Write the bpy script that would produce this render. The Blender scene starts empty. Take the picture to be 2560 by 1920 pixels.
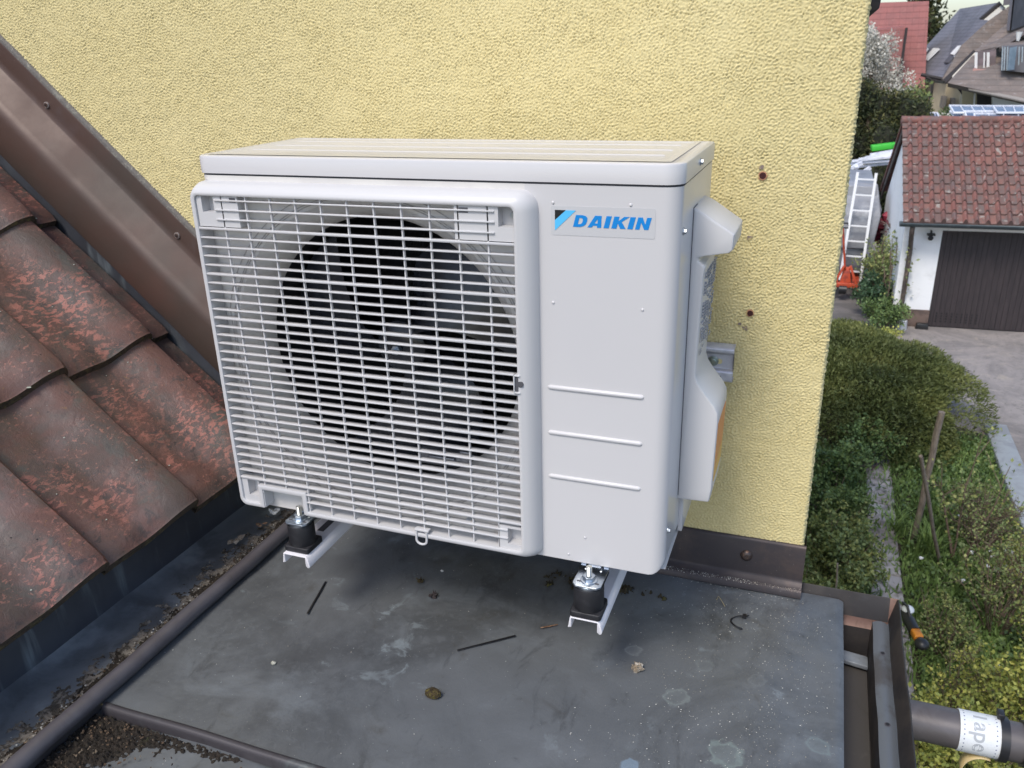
import bpy, bmesh, math, random
import numpy as np
from mathutils import Vector, Matrix
random.seed(7); rng = np.random.default_rng(11)
S = bpy.context.scene; col = S.collection
# ---------------- camera, light, exposure ----------------
CX = np.array([0.82712, -0.95480, 0.66850])
cr = np.array([0.9376, 0.3469, -0.0257]); cu = np.array([-0.1063, 0.3563, 0.9283]); cf = np.array([-0.3312, 0.8676, -0.3710])
cam = bpy.data.cameras.new('camera'); camo = bpy.data.objects.new('camera', cam); col.objects.link(camo)
m = Matrix((( cr[0], cu[0], -cf[0], CX[0]), (cr[1], cu[1], -cf[1], CX[1]), (cr[2], cu[2], -cf[2], CX[2]), (0, 0, 0, 1)))
loc, rot, sc = m.decompose(); camo.location = loc; camo.rotation_euler = rot.to_euler()
cam.sensor_width = 36; cam.lens = 36*2061.1/2560; cam.clip_start = .02; cam.clip_end = 600
cam.dof.use_dof = True; cam.dof.focus_distance = 1.2; cam.dof.aperture_fstop = 15
S.camera = camo
SUN_EL, SUN_AZ = 54, 194          # azimuth clockwise from +Y
w = bpy.data.worlds.new('World'); S.world = w; w.use_nodes = True
nt = w.node_tree; bg = nt.nodes['Background']; sky = nt.nodes.new('ShaderNodeTexSky'); sky.sky_type = 'NISHITA'
sky.sun_disc = False; sky.sun_elevation = math.radians(SUN_EL); sky.sun_rotation = math.radians(SUN_AZ)
sky.air_density = 1.0; sky.dust_density = 1.7; sky.ozone_density = 1.2
nt.links.new(sky.outputs[0], bg.inputs[0]); bg.inputs[1].default_value = .15
sun = bpy.data.lights.new('sun', 'SUN'); sun.energy = 1.55; sun.angle = math.radians(17); sun.color = (1, .935, .84)
suno = bpy.data.objects.new('sun', sun); col.objects.link(suno)
a, e = math.radians(SUN_AZ), math.radians(SUN_EL)
sd = Vector((math.sin(a)*math.cos(e), math.cos(a)*math.cos(e), math.sin(e)))
suno.rotation_euler = sd.to_track_quat('Z', 'Y').to_euler()
S.view_settings.view_transform = 'Standard'; S.view_settings.look = 'None'; S.view_settings.exposure = 0.58; S.view_settings.gamma = 1
ZG = -4.6
def at(x, y, Y):                   # a point in a far plane y = Y seen at photo position x, y (2212 wide)
    k = 2560/2212.; v = cf + cr*((x*k-1280)/2061.13) - cu*((y*k-960)/2061.13)
    return Vector(CX + v*((Y-CX[1])/v[1]))
def onz(x, y, Z=ZG):
    k = 2560/2212.; v = cf + cr*((x*k-1280)/2061.13) - cu*((y*k-960)/2061.13)
    return Vector(CX + v*((Z-CX[2])/v[2]))
# ---------------- materials ----------------
def mat(name, base, layers=(), rough=.6, bump=None, metal=0, spec=.5, coat=0, rlayer=None, attr=None, trans=None):
    """layers: (colour, scale, lo, hi, kind, amount, stretch)"""
    M = bpy.data.materials.new(name); M.use_nodes = True; n = M.node_tree.nodes; L = M.node_tree.links
    b = n['Principled BSDF']; tc = n.new('ShaderNodeTexCoord')
    def tex(kind, scale, st=(1, 1, 1)):
        mp = n.new('ShaderNodeMapping'); mp.inputs['Scale'].default_value = st; mp.inputs['Location'].default_value = (random.random()*9,)*3
        L.new(tc.outputs['Object'], mp.inputs[0])
        if kind == 'vor':
            t = n.new('ShaderNodeTexVoronoi'); t.inputs['Scale'].default_value = scale; L.new(mp.outputs[0], t.inputs['Vector']); return t.outputs['Distance'], t
        if kind == 'wave':
            t = n.new('ShaderNodeTexWave'); t.inputs['Scale'].default_value = scale; t.inputs['Distortion'].default_value = 2; L.new(mp.outputs[0], t.inputs['Vector']); return t.outputs['Fac'], t
        t = n.new('ShaderNodeTexNoise'); t.inputs['Scale'].default_value = scale
        t.inputs['Detail'].default_value = 9 if kind == 'fine' else 5; t.inputs['Roughness'].default_value = .68 if kind == 'fine' else .55
        t.inputs['Distortion'].default_value = .6 if kind == 'fine' else 0
        L.new(mp.outputs[0], t.inputs['Vector']); return t.outputs['Fac'], t
    if attr:
        at_ = n.new('ShaderNodeAttribute'); at_.attribute_name = 'v'; r = n.new('ShaderNodeValToRGB')
        els = r.color_ramp.elements
        while len(els) < len(attr): els.new(.5)
        for i, c in enumerate(attr): els[i].position = i/(len(attr)-1); els[i].color = (*c, 1)
        L.new(at_.outputs['Fac'], r.inputs[0]); cur = r.outputs[0]
    else:
        c = n.new('ShaderNodeRGB'); c.outputs[0].default_value = (*base, 1); cur = c.outputs[0]
    for ly in layers:
        colr, scale, lo, hi = ly[:4]; kind = ly[4] if len(ly) > 4 else 'noise'; amt = ly[5] if len(ly) > 5 else 1; st = ly[6] if len(ly) > 6 else (1, 1, 1); msk = ly[7] if len(ly) > 7 else None
        f, _ = tex(kind, scale, st); mr = n.new('ShaderNodeMapRange'); mr.interpolation_type = 'SMOOTHSTEP'
        mr.inputs[1].default_value = lo; mr.inputs[2].default_value = hi
        mr.inputs[3].default_value = 0; mr.inputs[4].default_value = amt
        if lo > hi: mr.inputs[1].default_value, mr.inputs[2].default_value, mr.inputs[3].default_value, mr.inputs[4].default_value = hi, lo, amt, 0
        L.new(f, mr.inputs[0]); mx = n.new('ShaderNodeMix'); mx.data_type = 'RGBA'; fo_ = mr.outputs[0]
        if msk:
            f2, _ = tex('noise', msk[0], msk[3] if len(msk) > 3 else (1, 1, 1)); m2 = n.new('ShaderNodeMapRange'); m2.interpolation_type = 'SMOOTHSTEP'; m2.inputs[1].default_value = msk[1]; m2.inputs[2].default_value = msk[2]; L.new(f2, m2.inputs[0])
            mu_ = n.new('ShaderNodeMath'); mu_.operation = 'MULTIPLY'; L.new(fo_, mu_.inputs[0]); L.new(m2.outputs[0], mu_.inputs[1]); fo_ = mu_.outputs[0]
        L.new(fo_, mx.inputs['Factor']); L.new(cur, mx.inputs[6]); mx.inputs[7].default_value = (*colr, 1); cur = mx.outputs[2]
    L.new(cur, b.inputs['Base Color']); b.inputs['Roughness'].default_value = rough; b.inputs['Metallic'].default_value = metal
    b.inputs['Specular IOR Level'].default_value = spec
    if coat: b.inputs['Coat Weight'].default_value = coat; b.inputs['Coat Roughness'].default_value = .12
    if rlayer:
        f, _ = tex('noise', rlayer[0]); mr = n.new('ShaderNodeMapRange'); mr.inputs[1].default_value = .35; mr.inputs[2].default_value = .65
        mr.inputs[3].default_value = rlayer[1]; mr.inputs[4].default_value = rlayer[2]; L.new(f, mr.inputs[0]); L.new(mr.outputs[0], b.inputs['Roughness'])
    if bump:
        prev = None
        for (scale, dist, kind) in bump:
            f, _ = tex(kind, scale); bp = n.new('ShaderNodeBump'); bp.inputs['Distance'].default_value = dist; bp.inputs['Strength'].default_value = 1
            L.new(f, bp.inputs['Height'])
            if prev: L.new(prev, bp.inputs['Normal'])
            prev = bp.outputs[0]
        L.new(prev, b.inputs['Normal'])
    if trans:
        b.inputs['Transmission Weight'].default_value = trans
    M['cur'] = 0
    return M, (n, L, b, tc, cur)
def m1(*a, **k): return mat(*a, **k)[0]
def stains(pack, lst):
    """irregular ring and blot stains that belong to the sheet: (x, y, radius, strength, ring, colour)"""
    n, L, b, tc, cur = pack
    nz = n.new('ShaderNodeTexNoise'); nz.inputs['Scale'].default_value = 60; nz.inputs['Detail'].default_value = 6; L.new(tc.outputs['Object'], nz.inputs['Vector'])
    for (x, y, r, s, ring, c) in lst:
        sp = n.new('ShaderNodeSeparateXYZ'); L.new(tc.outputs['Object'], sp.inputs[0])
        cb = n.new('ShaderNodeCombineXYZ'); L.new(sp.outputs[0], cb.inputs[0]); L.new(sp.outputs[1], cb.inputs[1])
        d = n.new('ShaderNodeVectorMath'); d.operation = 'DISTANCE'; L.new(cb.outputs[0], d.inputs[0]); d.inputs[1].default_value = (x, y, 0)
        ma = n.new('ShaderNodeMath'); ma.operation = 'MULTIPLY_ADD'; L.new(nz.outputs['Fac'], ma.inputs[0]); ma.inputs[1].default_value = r*1.3; L.new(d.outputs['Value'], ma.inputs[2])
        rp = n.new('ShaderNodeValToRGB'); mr = n.new('ShaderNodeMapRange'); mr.inputs[1].default_value = r*.4; mr.inputs[2].default_value = r*1.9
        L.new(ma.outputs[0], mr.inputs[0]); L.new(mr.outputs[0], rp.inputs[0]); el = rp.color_ramp.elements
        el[0].position = 0; el[0].color = ((.25 if ring else .8)*s,)*3+(1,); el[1].position = .8; el[1].color = (0, 0, 0, 1)
        q = el.new(.52); q.color = ((.35 if ring else .9)*s,)*3+(1,); q = el.new(.66); q.color = (s, s, s, 1)
        mx = n.new('ShaderNodeMix'); mx.data_type = 'RGBA'; L.new(rp.outputs[0], mx.inputs['Factor']); L.new(cur, mx.inputs[6]); mx.inputs[7].default_value = (*c, 1); cur = mx.outputs[2]
    L.new(cur, b.inputs['Base Color'])
# ---------------- mesh helpers ----------------
WL = {}
def wl(o): return WL.get(o.name, Vector((0, 0, 0)))
def link(o, parent=None, base=None):
    col.objects.link(o)
    if parent: o.parent = parent
    WL[o.name] = base if base is not None else (wl(parent).copy() if parent else Vector((0, 0, 0)))
def tag(o, label=None, cat=None, group=None, kind=None):
    if label: o['label'] = label
    if cat: o['category'] = cat
    if group: o['group'] = group
    if kind: o['kind'] = kind
    return o
def thing(name, label, cat, loc=(0, 0, 0), group=None):
    o = bpy.data.objects.new(name, None); o.empty_display_size = .05; loc = Vector(loc); o.location = loc
    link(o, None, loc); return tag(o, label, cat, group)
class MB:
    def __init__(s): s.v = []; s.f = []; s.mi = []
    def add(s, vs, fs, mi=0):
        k = len(s.v); s.v += [tuple(p) for p in vs]; s.f += [tuple(i+k for i in f) for f in fs]; s.mi += [mi]*len(fs); return s
    def box(s, x0, x1, y0, y1, z0, z1, mi=0):
        return s.add([(x0,y0,z0),(x1,y0,z0),(x1,y1,z0),(x0,y1,z0),(x0,y0,z1),(x1,y0,z1),(x1,y1,z1),(x0,y1,z1)],
                     [(0,3,2,1),(4,5,6,7),(0,1,5,4),(1,2,6,5),(2,3,7,6),(3,0,4,7)], mi)
    def hexa(s, p, mi=0):          # 8 points, bottom 4 then top 4
        return s.add(p, [(0,3,2,1),(4,5,6,7),(0,1,5,4),(1,2,6,5),(2,3,7,6),(3,0,4,7)], mi)
    def beam(s, A, B, w_, h_, up=(0, 0, 1), mi=0):
        A = Vector(A); B = Vector(B); d = (B-A).normalized(); up = Vector(up)
        if abs(d.dot(up)) > .97: up = Vector((0, 1, 0))
        r = d.cross(up).normalized()*w_/2; u = r.cross(d).normalized()*h_/2
        return s.hexa([A-r-u, A+r-u, A+r+u, A-r+u, B-r-u, B+r-u, B+r+u, B-r+u], mi)
    def tube(s, pts, r, n=10, caps=True, mi=0):
        pts = [Vector(p) for p in pts]; rs = r if isinstance(r, (list, tuple)) else [r]*len(pts)
        k0 = len(s.v); up = None
        for i, p in enumerate(pts):
            d = (pts[min(i+1, len(pts)-1)]-pts[max(i-1, 0)]).normalized()
            if up is None: up = Vector((0, 0, 1)) if abs(d.z) < .9 else Vector((0, 1, 0))
            a_ = d.cross(up).normalized(); up = a_.cross(d).normalized()
            for j in range(n):
                t = 2*math.pi*j/n; s.v.append(tuple(p+(a_*math.cos(t)+up*math.sin(t))*rs[i]))
        for i in range(len(pts)-1):
            for j in range(n):
                q = k0+i*n; s.f.append((q+j, q+n+j, q+n+(j+1)%n, q+(j+1)%n)); s.mi.append(mi)
        if caps:
            s.f.append(tuple(k0+j for j in range(n))); s.f.append(tuple(k0+(len(pts)-1)*n+j for j in reversed(range(n)))); s.mi += [mi]*2
        return s
    def extrude(s, prof, a_, b_, axis='y', closed=True, cap=True, mi=0):
        """prof: 2-D profile; axis y: profile in x,z; axis x: profile in y,z; axis z: profile in x,y"""
        def P(p, t): return {'y': (p[0], t, p[1]), 'x': (t, p[0], p[1]), 'z': (p[0], p[1], t)}[axis]
        n = len(prof); vs = [P(p, a_) for p in prof]+[P(p, b_) for p in prof]
        fs = [(i, (i+1) % n, n+(i+1) % n, n+i) for i in range(n if closed else n-1)]
        if closed and cap: fs += [tuple(reversed(range(n))), tuple(range(n, 2*n))]
        return s.add(vs, fs, mi)
    def sphere(s, c, r, n=8, mi=0, jit=0):
        c = Vector(c); rr = r if isinstance(r, (tuple, list)) else (r, r, r); vs = []; fs = []
        m_ = n//2
        for i in range(m_+1):
            ph = math.pi*i/m_
            for j in range(n):
                t = 2*math.pi*j/n; k = 1+jit*(random.random()-.5)
                vs.append(c+Vector((rr[0]*math.sin(ph)*math.cos(t), rr[1]*math.sin(ph)*math.sin(t), rr[2]*math.cos(ph)))*k)
        for i in range(m_):
            for j in range(n): fs.append((i*n+j, (i+1)*n+j, (i+1)*n+(j+1) % n, i*n+(j+1) % n))
        return s.add(vs, fs, mi)
    def build(s, name, mt, parent=None, smooth=False, bevel=0, seg=2, solid=0, ang=35, weld=False, keep=False):
        me = bpy.data.meshes.new(name); base = wl(parent) if parent else Vector((0, 0, 0))
        me.from_pydata([tuple(Vector(p)-base) for p in s.v], [], s.f); me.update()
        mts = mt if isinstance(mt, (list, tuple)) else [mt]
        for q in mts: me.materials.append(q)
        if len(mts) > 1: me.polygons.foreach_set('material_index', s.mi)
        bm = bmesh.new(); bm.from_mesh(me)
        if weld: bmesh.ops.remove_doubles(bm, verts=bm.verts, dist=1e-5)
        if not keep: bmesh.ops.recalc_face_normals(bm, faces=bm.faces)
        bm.to_mesh(me); bm.free()
        o = bpy.data.objects.new(name, me); link(o, parent)
        if solid: md = o.modifiers.new('s', 'SOLIDIFY'); md.thickness = solid; md.offset = 0
        if bevel: md = o.modifiers.new('b', 'BEVEL'); md.width = bevel; md.segments = seg; md.limit_method = 'ANGLE'; md.angle_limit = math.radians(ang); smooth = True
        if smooth:
            me.polygons.foreach_set('use_smooth', [True]*len(me.polygons))
            me.set_sharp_from_angle(angle=math.radians(ang)) if not bevel else None
        return o
def npmesh(name, V, F, mt, parent=None, smooth=False, v=None):
    """numpy verts (N,3), faces (M,k)"""
    V = np.asarray(V, dtype=np.float32); F = np.asarray(F, dtype=np.int32); me = bpy.data.meshes.new(name)
    if parent: V = V-np.array(wl(parent), dtype=np.float32)
    me.vertices.add(len(V)); me.vertices.foreach_set('co', V.ravel()); k = F.shape[1]
    me.loops.add(F.size); me.loops.foreach_set('vertex_index', F.ravel()); me.polygons.add(len(F))
    me.polygons.foreach_set('loop_start', np.arange(0, F.size, k, dtype=np.int32)); me.polygons.foreach_set('loop_total', np.full(len(F), k, dtype=np.int32))
    me.update(calc_edges=True); me.materials.append(mt)
    if v is not None:
        at_ = me.attributes.new('v', 'FLOAT', 'POINT'); at_.data.foreach_set('value', np.asarray(v, dtype=np.float32))
    if smooth: me.polygons.foreach_set('use_smooth', [True]*len(F))
    me.validate(); o = bpy.data.objects.new(name, me); link(o, parent); return o
def fnoise(nx, ny, dx, wave, width=.35):
    """band-pass random field, unit variance; wave in metres"""
    a_ = rng.standard_normal((ny, nx)); f = np.fft.rfft2(a_)
    k = np.sqrt(np.fft.fftfreq(ny, dx)[:, None]**2+np.fft.rfftfreq(nx, dx)[None, :]**2)+1e-9
    f *= np.exp(-(np.log(k*wave)/width)**2); r = np.fft.irfft2(f, s=(ny, nx)); return r/r.std()
def grid_faces(nx, ny):
    i = np.arange(nx-1)[None, :]+nx*np.arange(ny-1)[:, None]; i = i.ravel()
    return np.stack([i, i+1, i+1+nx, i+nx], 1)
def leaves(P, size, aspect=.6, up=.3, spread=1., nrm=None):
    """folded leaf quads at points P (N,3)"""
    N = len(P); d = rng.standard_normal((N, 3)); 
    if nrm is not None: d = d*spread+nrm*1.2
    d[:, 2] += up; d /= np.linalg.norm(d, axis=1)[:, None]
    r = np.cross(d, rng.standard_normal((N, 3))); r /= np.linalg.norm(r, axis=1)[:, None]
    sz = (size*(.6+.8*rng.random(N)))[:, None]
    a_ = P; b_ = P+d*sz*.5+r*sz*aspect*.5; c_ = P+d*sz; e_ = P+d*sz*.5-r*sz*aspect*.5
    V = np.stack([a_, b_, c_, e_], 1).reshape(-1, 3); F = np.arange(4*N).reshape(N, 4); return V, F
def flat_shape(name, polys, place, mt, parent, thick=.0003):
    """polys: list of outlines incl. holes (2-D) -> filled lettering; place maps (u, v) to a point"""
    cu_ = bpy.data.curves.new(name, 'CURVE'); cu_.dimensions = '2D'; cu_.fill_mode = 'BOTH'
    for pl in polys:
        sp = cu_.splines.new('POLY'); sp.points.add(len(pl)-1)
        for i, p in enumerate(pl): sp.points[i].co = (p[0], p[1], 0, 1)
        sp.use_cyclic_u = True
    cu_.extrude = thick/2; t = bpy.data.objects.new('tmp', cu_); col.objects.link(t)
    dg = bpy.context.evaluated_depsgraph_get(); me = bpy.data.meshes.new_from_object(t.evaluated_get(dg)); bpy.data.objects.remove(t)
    base = wl(parent) if parent else Vector()
    for vv in me.vertices: vv.co = Vector(place(vv.co.x, vv.co.y, vv.co.z))-base
    me.materials.clear(); me.materials.append(mt); me.name = name; o = bpy.data.objects.new(name, me); link(o, parent); return o
def text_shape(name, txt, size, place, mt, parent, thick=.0003, bold=0):
    cu_ = bpy.data.curves.new(name, 'FONT'); cu_.body = txt; cu_.size = size; cu_.extrude = thick/2; cu_.align_x = 'CENTER'; cu_.align_y = 'CENTER'; cu_.offset = bold; cu_.resolution_u = 4
    t = bpy.data.objects.new('tmp', cu_); col.objects.link(t)
    dg = bpy.context.evaluated_depsgraph_get(); me = bpy.data.meshes.new_from_object(t.evaluated_get(dg)); bpy.data.objects.remove(t)
    base = wl(parent) if parent else Vector()
    for vv in me.vertices: vv.co = Vector(place(vv.co.x, vv.co.y, vv.co.z))-base
    me.materials.clear(); me.materials.append(mt); o = bpy.data.objects.new(name, me); link(o, parent); return o
def arcpoly(corners, seg=5):
    """corners: (x, y, radius); rounded polygon with seg+1 points per corner"""
    out = []; n = len(corners)
    for i in range(n):
        p = Vector(corners[i][:2]); r = corners[i][2]; a_ = (Vector(corners[i-1][:2])-p).normalized(); b_ = (Vector(corners[(i+1) % n][:2])-p).normalized()
        ang = a_.angle(b_); t = r/math.tan(ang/2); A = p+a_*t; B = p+b_*t; cdir = (a_+b_).normalized(); c = p+cdir*(r/math.sin(ang/2))
        va = A-c; vb = B-c; th = va.angle(vb) if r > 0 else 0; sg = 1 if va.x*vb.y-va.y*vb.x > 0 else -1
        for k in range(seg+1):
            q = sg*th*k/seg; out.append((c.x+va.x*math.cos(q)-va.y*math.sin(q), c.y+va.x*math.sin(q)+va.y*math.cos(q)))
    return out
# ---------------- the near roof and wall ----------------
YW = .3425; ZR = -.217
stucco = m1('stucco', (.69, .59, .305), [((.715, .62, .335), 9, .35, .7), ((.65, .56, .29), 1.6, .4, .65, 'noise', .6), ((.76, .68, .42), 260, .5, .75, 'fine', .5)], .9, [(420, .0005, 'fine')], spec=.2)
copper = m1('weathered_copper', (.078, .044, .034), [((.066, .047, .038), 3, .42, .62), ((.105, .052, .040), 4, .5, .7, 'noise', .7), ((.13, .12, .135), 8, .58, .8, 'fine', .35), ((.32, .28, .27), 240, .72, .78, 'noise', .5)], .45, [(20, .0006, 'noise')], metal=.15, rlayer=(8, .42, .58))
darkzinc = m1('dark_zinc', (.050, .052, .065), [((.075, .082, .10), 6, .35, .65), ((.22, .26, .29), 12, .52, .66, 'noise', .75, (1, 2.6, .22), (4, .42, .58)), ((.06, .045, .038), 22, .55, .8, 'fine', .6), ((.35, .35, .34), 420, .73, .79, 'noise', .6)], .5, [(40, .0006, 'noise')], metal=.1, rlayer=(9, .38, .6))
zp = mat('zinc_sheet', (.122, .132, .141), [((.068, .073, .078), 3.1, .42, .62, 'fine', .8), ((.160, .178, .194), 5.2, .50, .68, 'fine', .75), ((.055, .05, .04), 9, .58, .75, 'fine', .6),
     ((.25, .29, .31), 17, .56, .66, 'fine', .7, (1, 1, 1), (3, .45, .6)), ((.045, .047, .05), 12, .55, .68, 'fine', .5, (1.6, .6, 1)), ((.13, .14, .15), 70, .52, .66, 'fine', .5), ((.03, .03, .032), 30, .62, .75, 'fine', .5), ((.5, .55, .56), 150, .70, .76, 'noise', .55), ((.6, .62, .6), 420, .73, .77, 'noise', .7), ((.2, .19, .15), 60, .68, .8, 'fine', .4)],
     .5, [(2.2, .006, 'noise'), (45, .0007, 'fine')], metal=.12, spec=.7, rlayer=(5, .34, .56))
zinc = zp[0]
stains(zp[1], [(.30, .02, .022, .45, 1, (.25, .29, .28)), (.33, .10, .016, .30, 1, (.22, .25, .25)), (.41, .09, .016, .3, 1, (.2, .22, .23)), (.38, -.065, .028, .5, 1, (.24, .3, .28)), (.50, -.01, .018, .4, 1, (.22, .28, .28)),
    (.265, -.13, .015, .8, 0, (.20, .27, .34)), (.22, .10, .014, .4, 1, (.3, .32, .32)), (.645, -.12, .020, .7, 0, (.26, .36, .40)), (.70, -.06, .018, .6, 1, (.26, .36, .38)), (.80, .02, .022, .5, 1, (.3, .36, .36)),
    (.74, -.12, .016, .9, 0, (.45, .50, .52)), (.86, -.10, .016, .6, 1, (.35, .4, .4)), (.655, -.19, .03, .5, 0, (.24, .27, .38)), (.71, -.20, .013, .7, 0, (.04, .035, .03)), (.78, -.21, .03, .5, 0, (.2, .2, .12)),
    (.915, -.09, .022, .9, 0, (.62, .66, .66)), (.61, .03, .012, .5, 1, (.3, .38, .4)), (.64, .01, .010, .6, 1, (.32, .38, .38)), (.88, .22, .03, .5, 0, (.25, .3, .3)), (.905, .0, .03, .5, 0, (.33, .38, .38)), (.16, .16, .02, .35, 1, (.2, .22, .22)), (.30, -.2, .05, .25, 0, (.14, .16, .19))])
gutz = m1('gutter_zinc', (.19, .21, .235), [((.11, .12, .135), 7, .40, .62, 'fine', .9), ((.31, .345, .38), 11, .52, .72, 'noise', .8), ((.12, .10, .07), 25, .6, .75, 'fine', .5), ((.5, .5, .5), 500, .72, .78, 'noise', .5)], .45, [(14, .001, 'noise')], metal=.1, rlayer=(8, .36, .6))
rollz = m1('rolled_zinc', (.085, .078, .088), [((.115, .11, .125), 8, .4, .65, 'fine', .8), ((.04, .035, .03), 30, .55, .75, 'fine', .5), ((.3, .3, .28), 500, .72, .78, 'noise', .4)], .45, metal=.15, rlayer=(14, .35, .55))
tile = m1('clay_tile', (.130, .068, .058), [((.078, .064, .058), 6, .40, .60, 'fine', .85), ((.150, .108, .105), 8, .52, .68, 'noise', .6), ((.085, .085, .078), 11, .52, .64, 'fine', .7), ((.36, .15, .12), 66, .51, .565, 'fine', .85, (1.6, .7, 1.6), (7, .50, .62)), ((.055, .048, .048), 46, .53, .60, 'fine', .8, (1, 1, 1), (9, .45, .6)), ((.36, .16, .125), 130, .56, .61, 'fine', .6, (1.3, .8, 1.3), (13, .46, .58)), ((.24, .13, .05), 60, .64, .70, 'fine', .6),
     ((.42, .43, .38), 70, .755, .775, 'noise', .8), ((.02, .018, .018), 140, .69, .74, 'noise', .7)], .55, [(60, .002, 'fine'), (400, .0004, 'fine')], rlayer=(20, .4, .75))
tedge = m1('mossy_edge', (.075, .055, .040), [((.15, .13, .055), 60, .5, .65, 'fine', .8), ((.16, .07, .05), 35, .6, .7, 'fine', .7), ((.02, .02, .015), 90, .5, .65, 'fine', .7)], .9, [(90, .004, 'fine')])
soil = m1('soil', (.028, .021, .015), [((.06, .048, .034), 120, .5, .7, 'fine', .8), ((.012, .01, .008), 50, .5, .65, 'fine', .8), ((.16, .12, .07), 260, .66, .72, 'noise', .8), ((.05, .055, .02), 30, .62, .72, 'fine', .6)], .95, [(150, .004, 'fine'), (500, .0015, 'fine')])
sand = m1('silt', (.23, .205, .175), [((.07, .06, .048), 45, .46, .56, 'fine', .95), ((.3, .27, .22), 200, .6, .7, 'fine', .6)], .95, [(200, .003, 'fine')])
grey_paint = m1('bracket_paint', (.74, .72, .75), [((.4, .36, .3), 60, .64, .75, 'fine', .35)], .45)
chrome = m1('zinc_plated', (.55, .60, .65), [((.42, .48, .56), 60, .4, .7)], .30, metal=1)
black = m1('black_rubber', (.014, .014, .017), [((.03, .03, .035), 50, .5, .7, 'fine', .6)], .55)
rust = m1('bare_copper', (.15, .085, .065), [((.09, .05, .035), 24, .45, .6, 'fine', .8), ((.30, .19, .14), 50, .6, .72, 'fine', .5)], .5, metal=.3)

# yellow wall: fine relief where the photo sees it, plain beyond
XE = .857; dx = .0015; x0, z0 = -.80, -.14; nx = int((XE-x0)/dx)+1; nz = int((.98-z0)/dx)+1
h = fnoise(nx, nz, dx, .0054, .5); h2 = fnoise(nx, nz, dx, .0038, .25); h = np.tanh(h*.9)+.55*h2+.15*fnoise(nx, nz, dx, .03)
h = h*.00102*(1+.08*fnoise(nx, nz, dx, .12)); XX, ZZ = np.meshgrid(x0+dx*np.arange(nx), z0+dx*np.arange(nz)); YY = YW-h
XX[:, -1] += h[:, -1]*1.2; YY[:, -1] += .003; XX[:, -2] += .3*dx; YY[:, -2] += .0008
V = np.stack([XX, YY, ZZ], -1).reshape(-1, 3); F = grid_faces(nx, nz)
ns = 40; sx = np.full((nz, ns), XE); sy = YW+.003+dx*np.arange(ns)[None, :]+np.zeros((nz, 1)); sx = sx+fnoise(ns, nz, dx, .011, .42)*.0009; sx[:, 0] = XX[:, -1]
V2 = np.stack([sx, sy, np.repeat(ZZ[:, :1], ns, 1)], -1).reshape(-1, 3); F2 = grid_faces(ns, nz)+len(V)
B = 6.0; yb = YW+.003+dx*(ns-1)
ex = [(-B, YW, -4.6), (x0, YW, -4.6), (x0, YW, 3), (-B, YW, 3), (x0, YW, .98), (XE, YW, .98), (XE, YW, 3), (x0, YW, 3), (x0, YW, -4.6), (XE, YW, -4.6), (XE, YW, z0), (x0, YW, z0),
      (XE, yb, -4.6), (XE, 9, -4.6), (XE, 9, 3), (XE, yb, 3), (XE, YW, -4.6), (XE, yb, -4.6), (XE, yb, z0), (XE, YW, z0), (XE, YW, .98), (XE, yb, .98), (XE, yb, 3), (XE, YW, 3)]
V3 = np.array(ex); F3 = np.arange(24).reshape(6, 4)+len(V)+len(V2)
hw = npmesh('house_wall', np.concatenate([V, V2, V3]), np.concatenate([F, F2, F3]), stucco, None, True)
tag(hw, 'pale yellow rough plastered house wall behind the white heat pump unit', 'wall')
holes = []
for i, (x, z, r) in enumerate([(.7383, .4928, .0062), (.7371, .2808, .0058)]):
    b = MB(); n = 14
    ring = [(x+math.cos(2*math.pi*k/n)*r*(1+.18*random.random()), YW-.0022, z+math.sin(2*math.pi*k/n)*r*(1+.18*random.random())) for k in range(n)]
    inner = [(x+math.cos(2*math.pi*k/n)*r*.8, YW-.0026, z+math.sin(2*math.pi*k/n)*r*.8) for k in range(n)]
    b.add(ring+inner, [(k, (k+1) % n, n+(k+1) % n, n+k) for k in range(n)], 0); b.add(inner, [tuple(range(n))], 1)
    b.build('drill_hole', [m1('hole_rim', (.42, .2, .12), [((.6, .45, .2), 300, .5, .6, 'fine')], .9), m1('hole_dark', (.05, .012, .012), (), .9)], hw)
for x, z, r in ((.732, .256, .006), (.7275, .40, .005), (.735, .505, .004), (.722, .262, .003)):
    b = MB(); n = 12; b.add([(x+math.cos(6.283*k/n)*r*(.4+.9*random.random()), YW-.0019, z+math.sin(6.283*k/n)*r*(.5+.7*random.random())*.8) for k in range(n)], [tuple(range(n))])
    b.build('scuff_mark', m1('scuff', (.22, .17, .16), [((.5, .4, .2), 200, .45, .6, 'fine')], .9), hw)

# sloping copper flashing along the wall
TH = math.radians(42.7); sv = np.array([math.cos(TH), 0, -math.sin(TH)]); nv = np.array([math.sin(TH), 0, math.cos(TH)])
def SP(s, y, n): return tuple(sv*s+nv*n+np.array([0, y, 0]))
fl = thing('wall_flashing', 'brown sheet metal flashing sloping down the yellow wall above the roof tiles', 'flashing', SP(-.6, YW, 0))
def slope_sheet(name, prof, s0, s1, mt, parent, n=60, **k):
    b = MB(); ss = [s0+(s1-s0)*i/n for i in range(n+1)]; m_ = len(prof); wob = [random.uniform(-1, 1)*.0007 for _ in range(n+1)]
    for i, s in enumerate(ss): b.v += [SP(s, y+wob[i]*(1 if 0 < j < m_-1 else .2), nn) for j, (y, nn) in enumerate(prof)]
    for i in range(n):
        for j in range(m_-1): b.f.append((i*m_+j, (i+1)*m_+j, (i+1)*m_+j+1, i*m_+j+1)); b.mi.append(0)
    return b.build(name, mt, parent, smooth=True, ang=60, **k)
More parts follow.
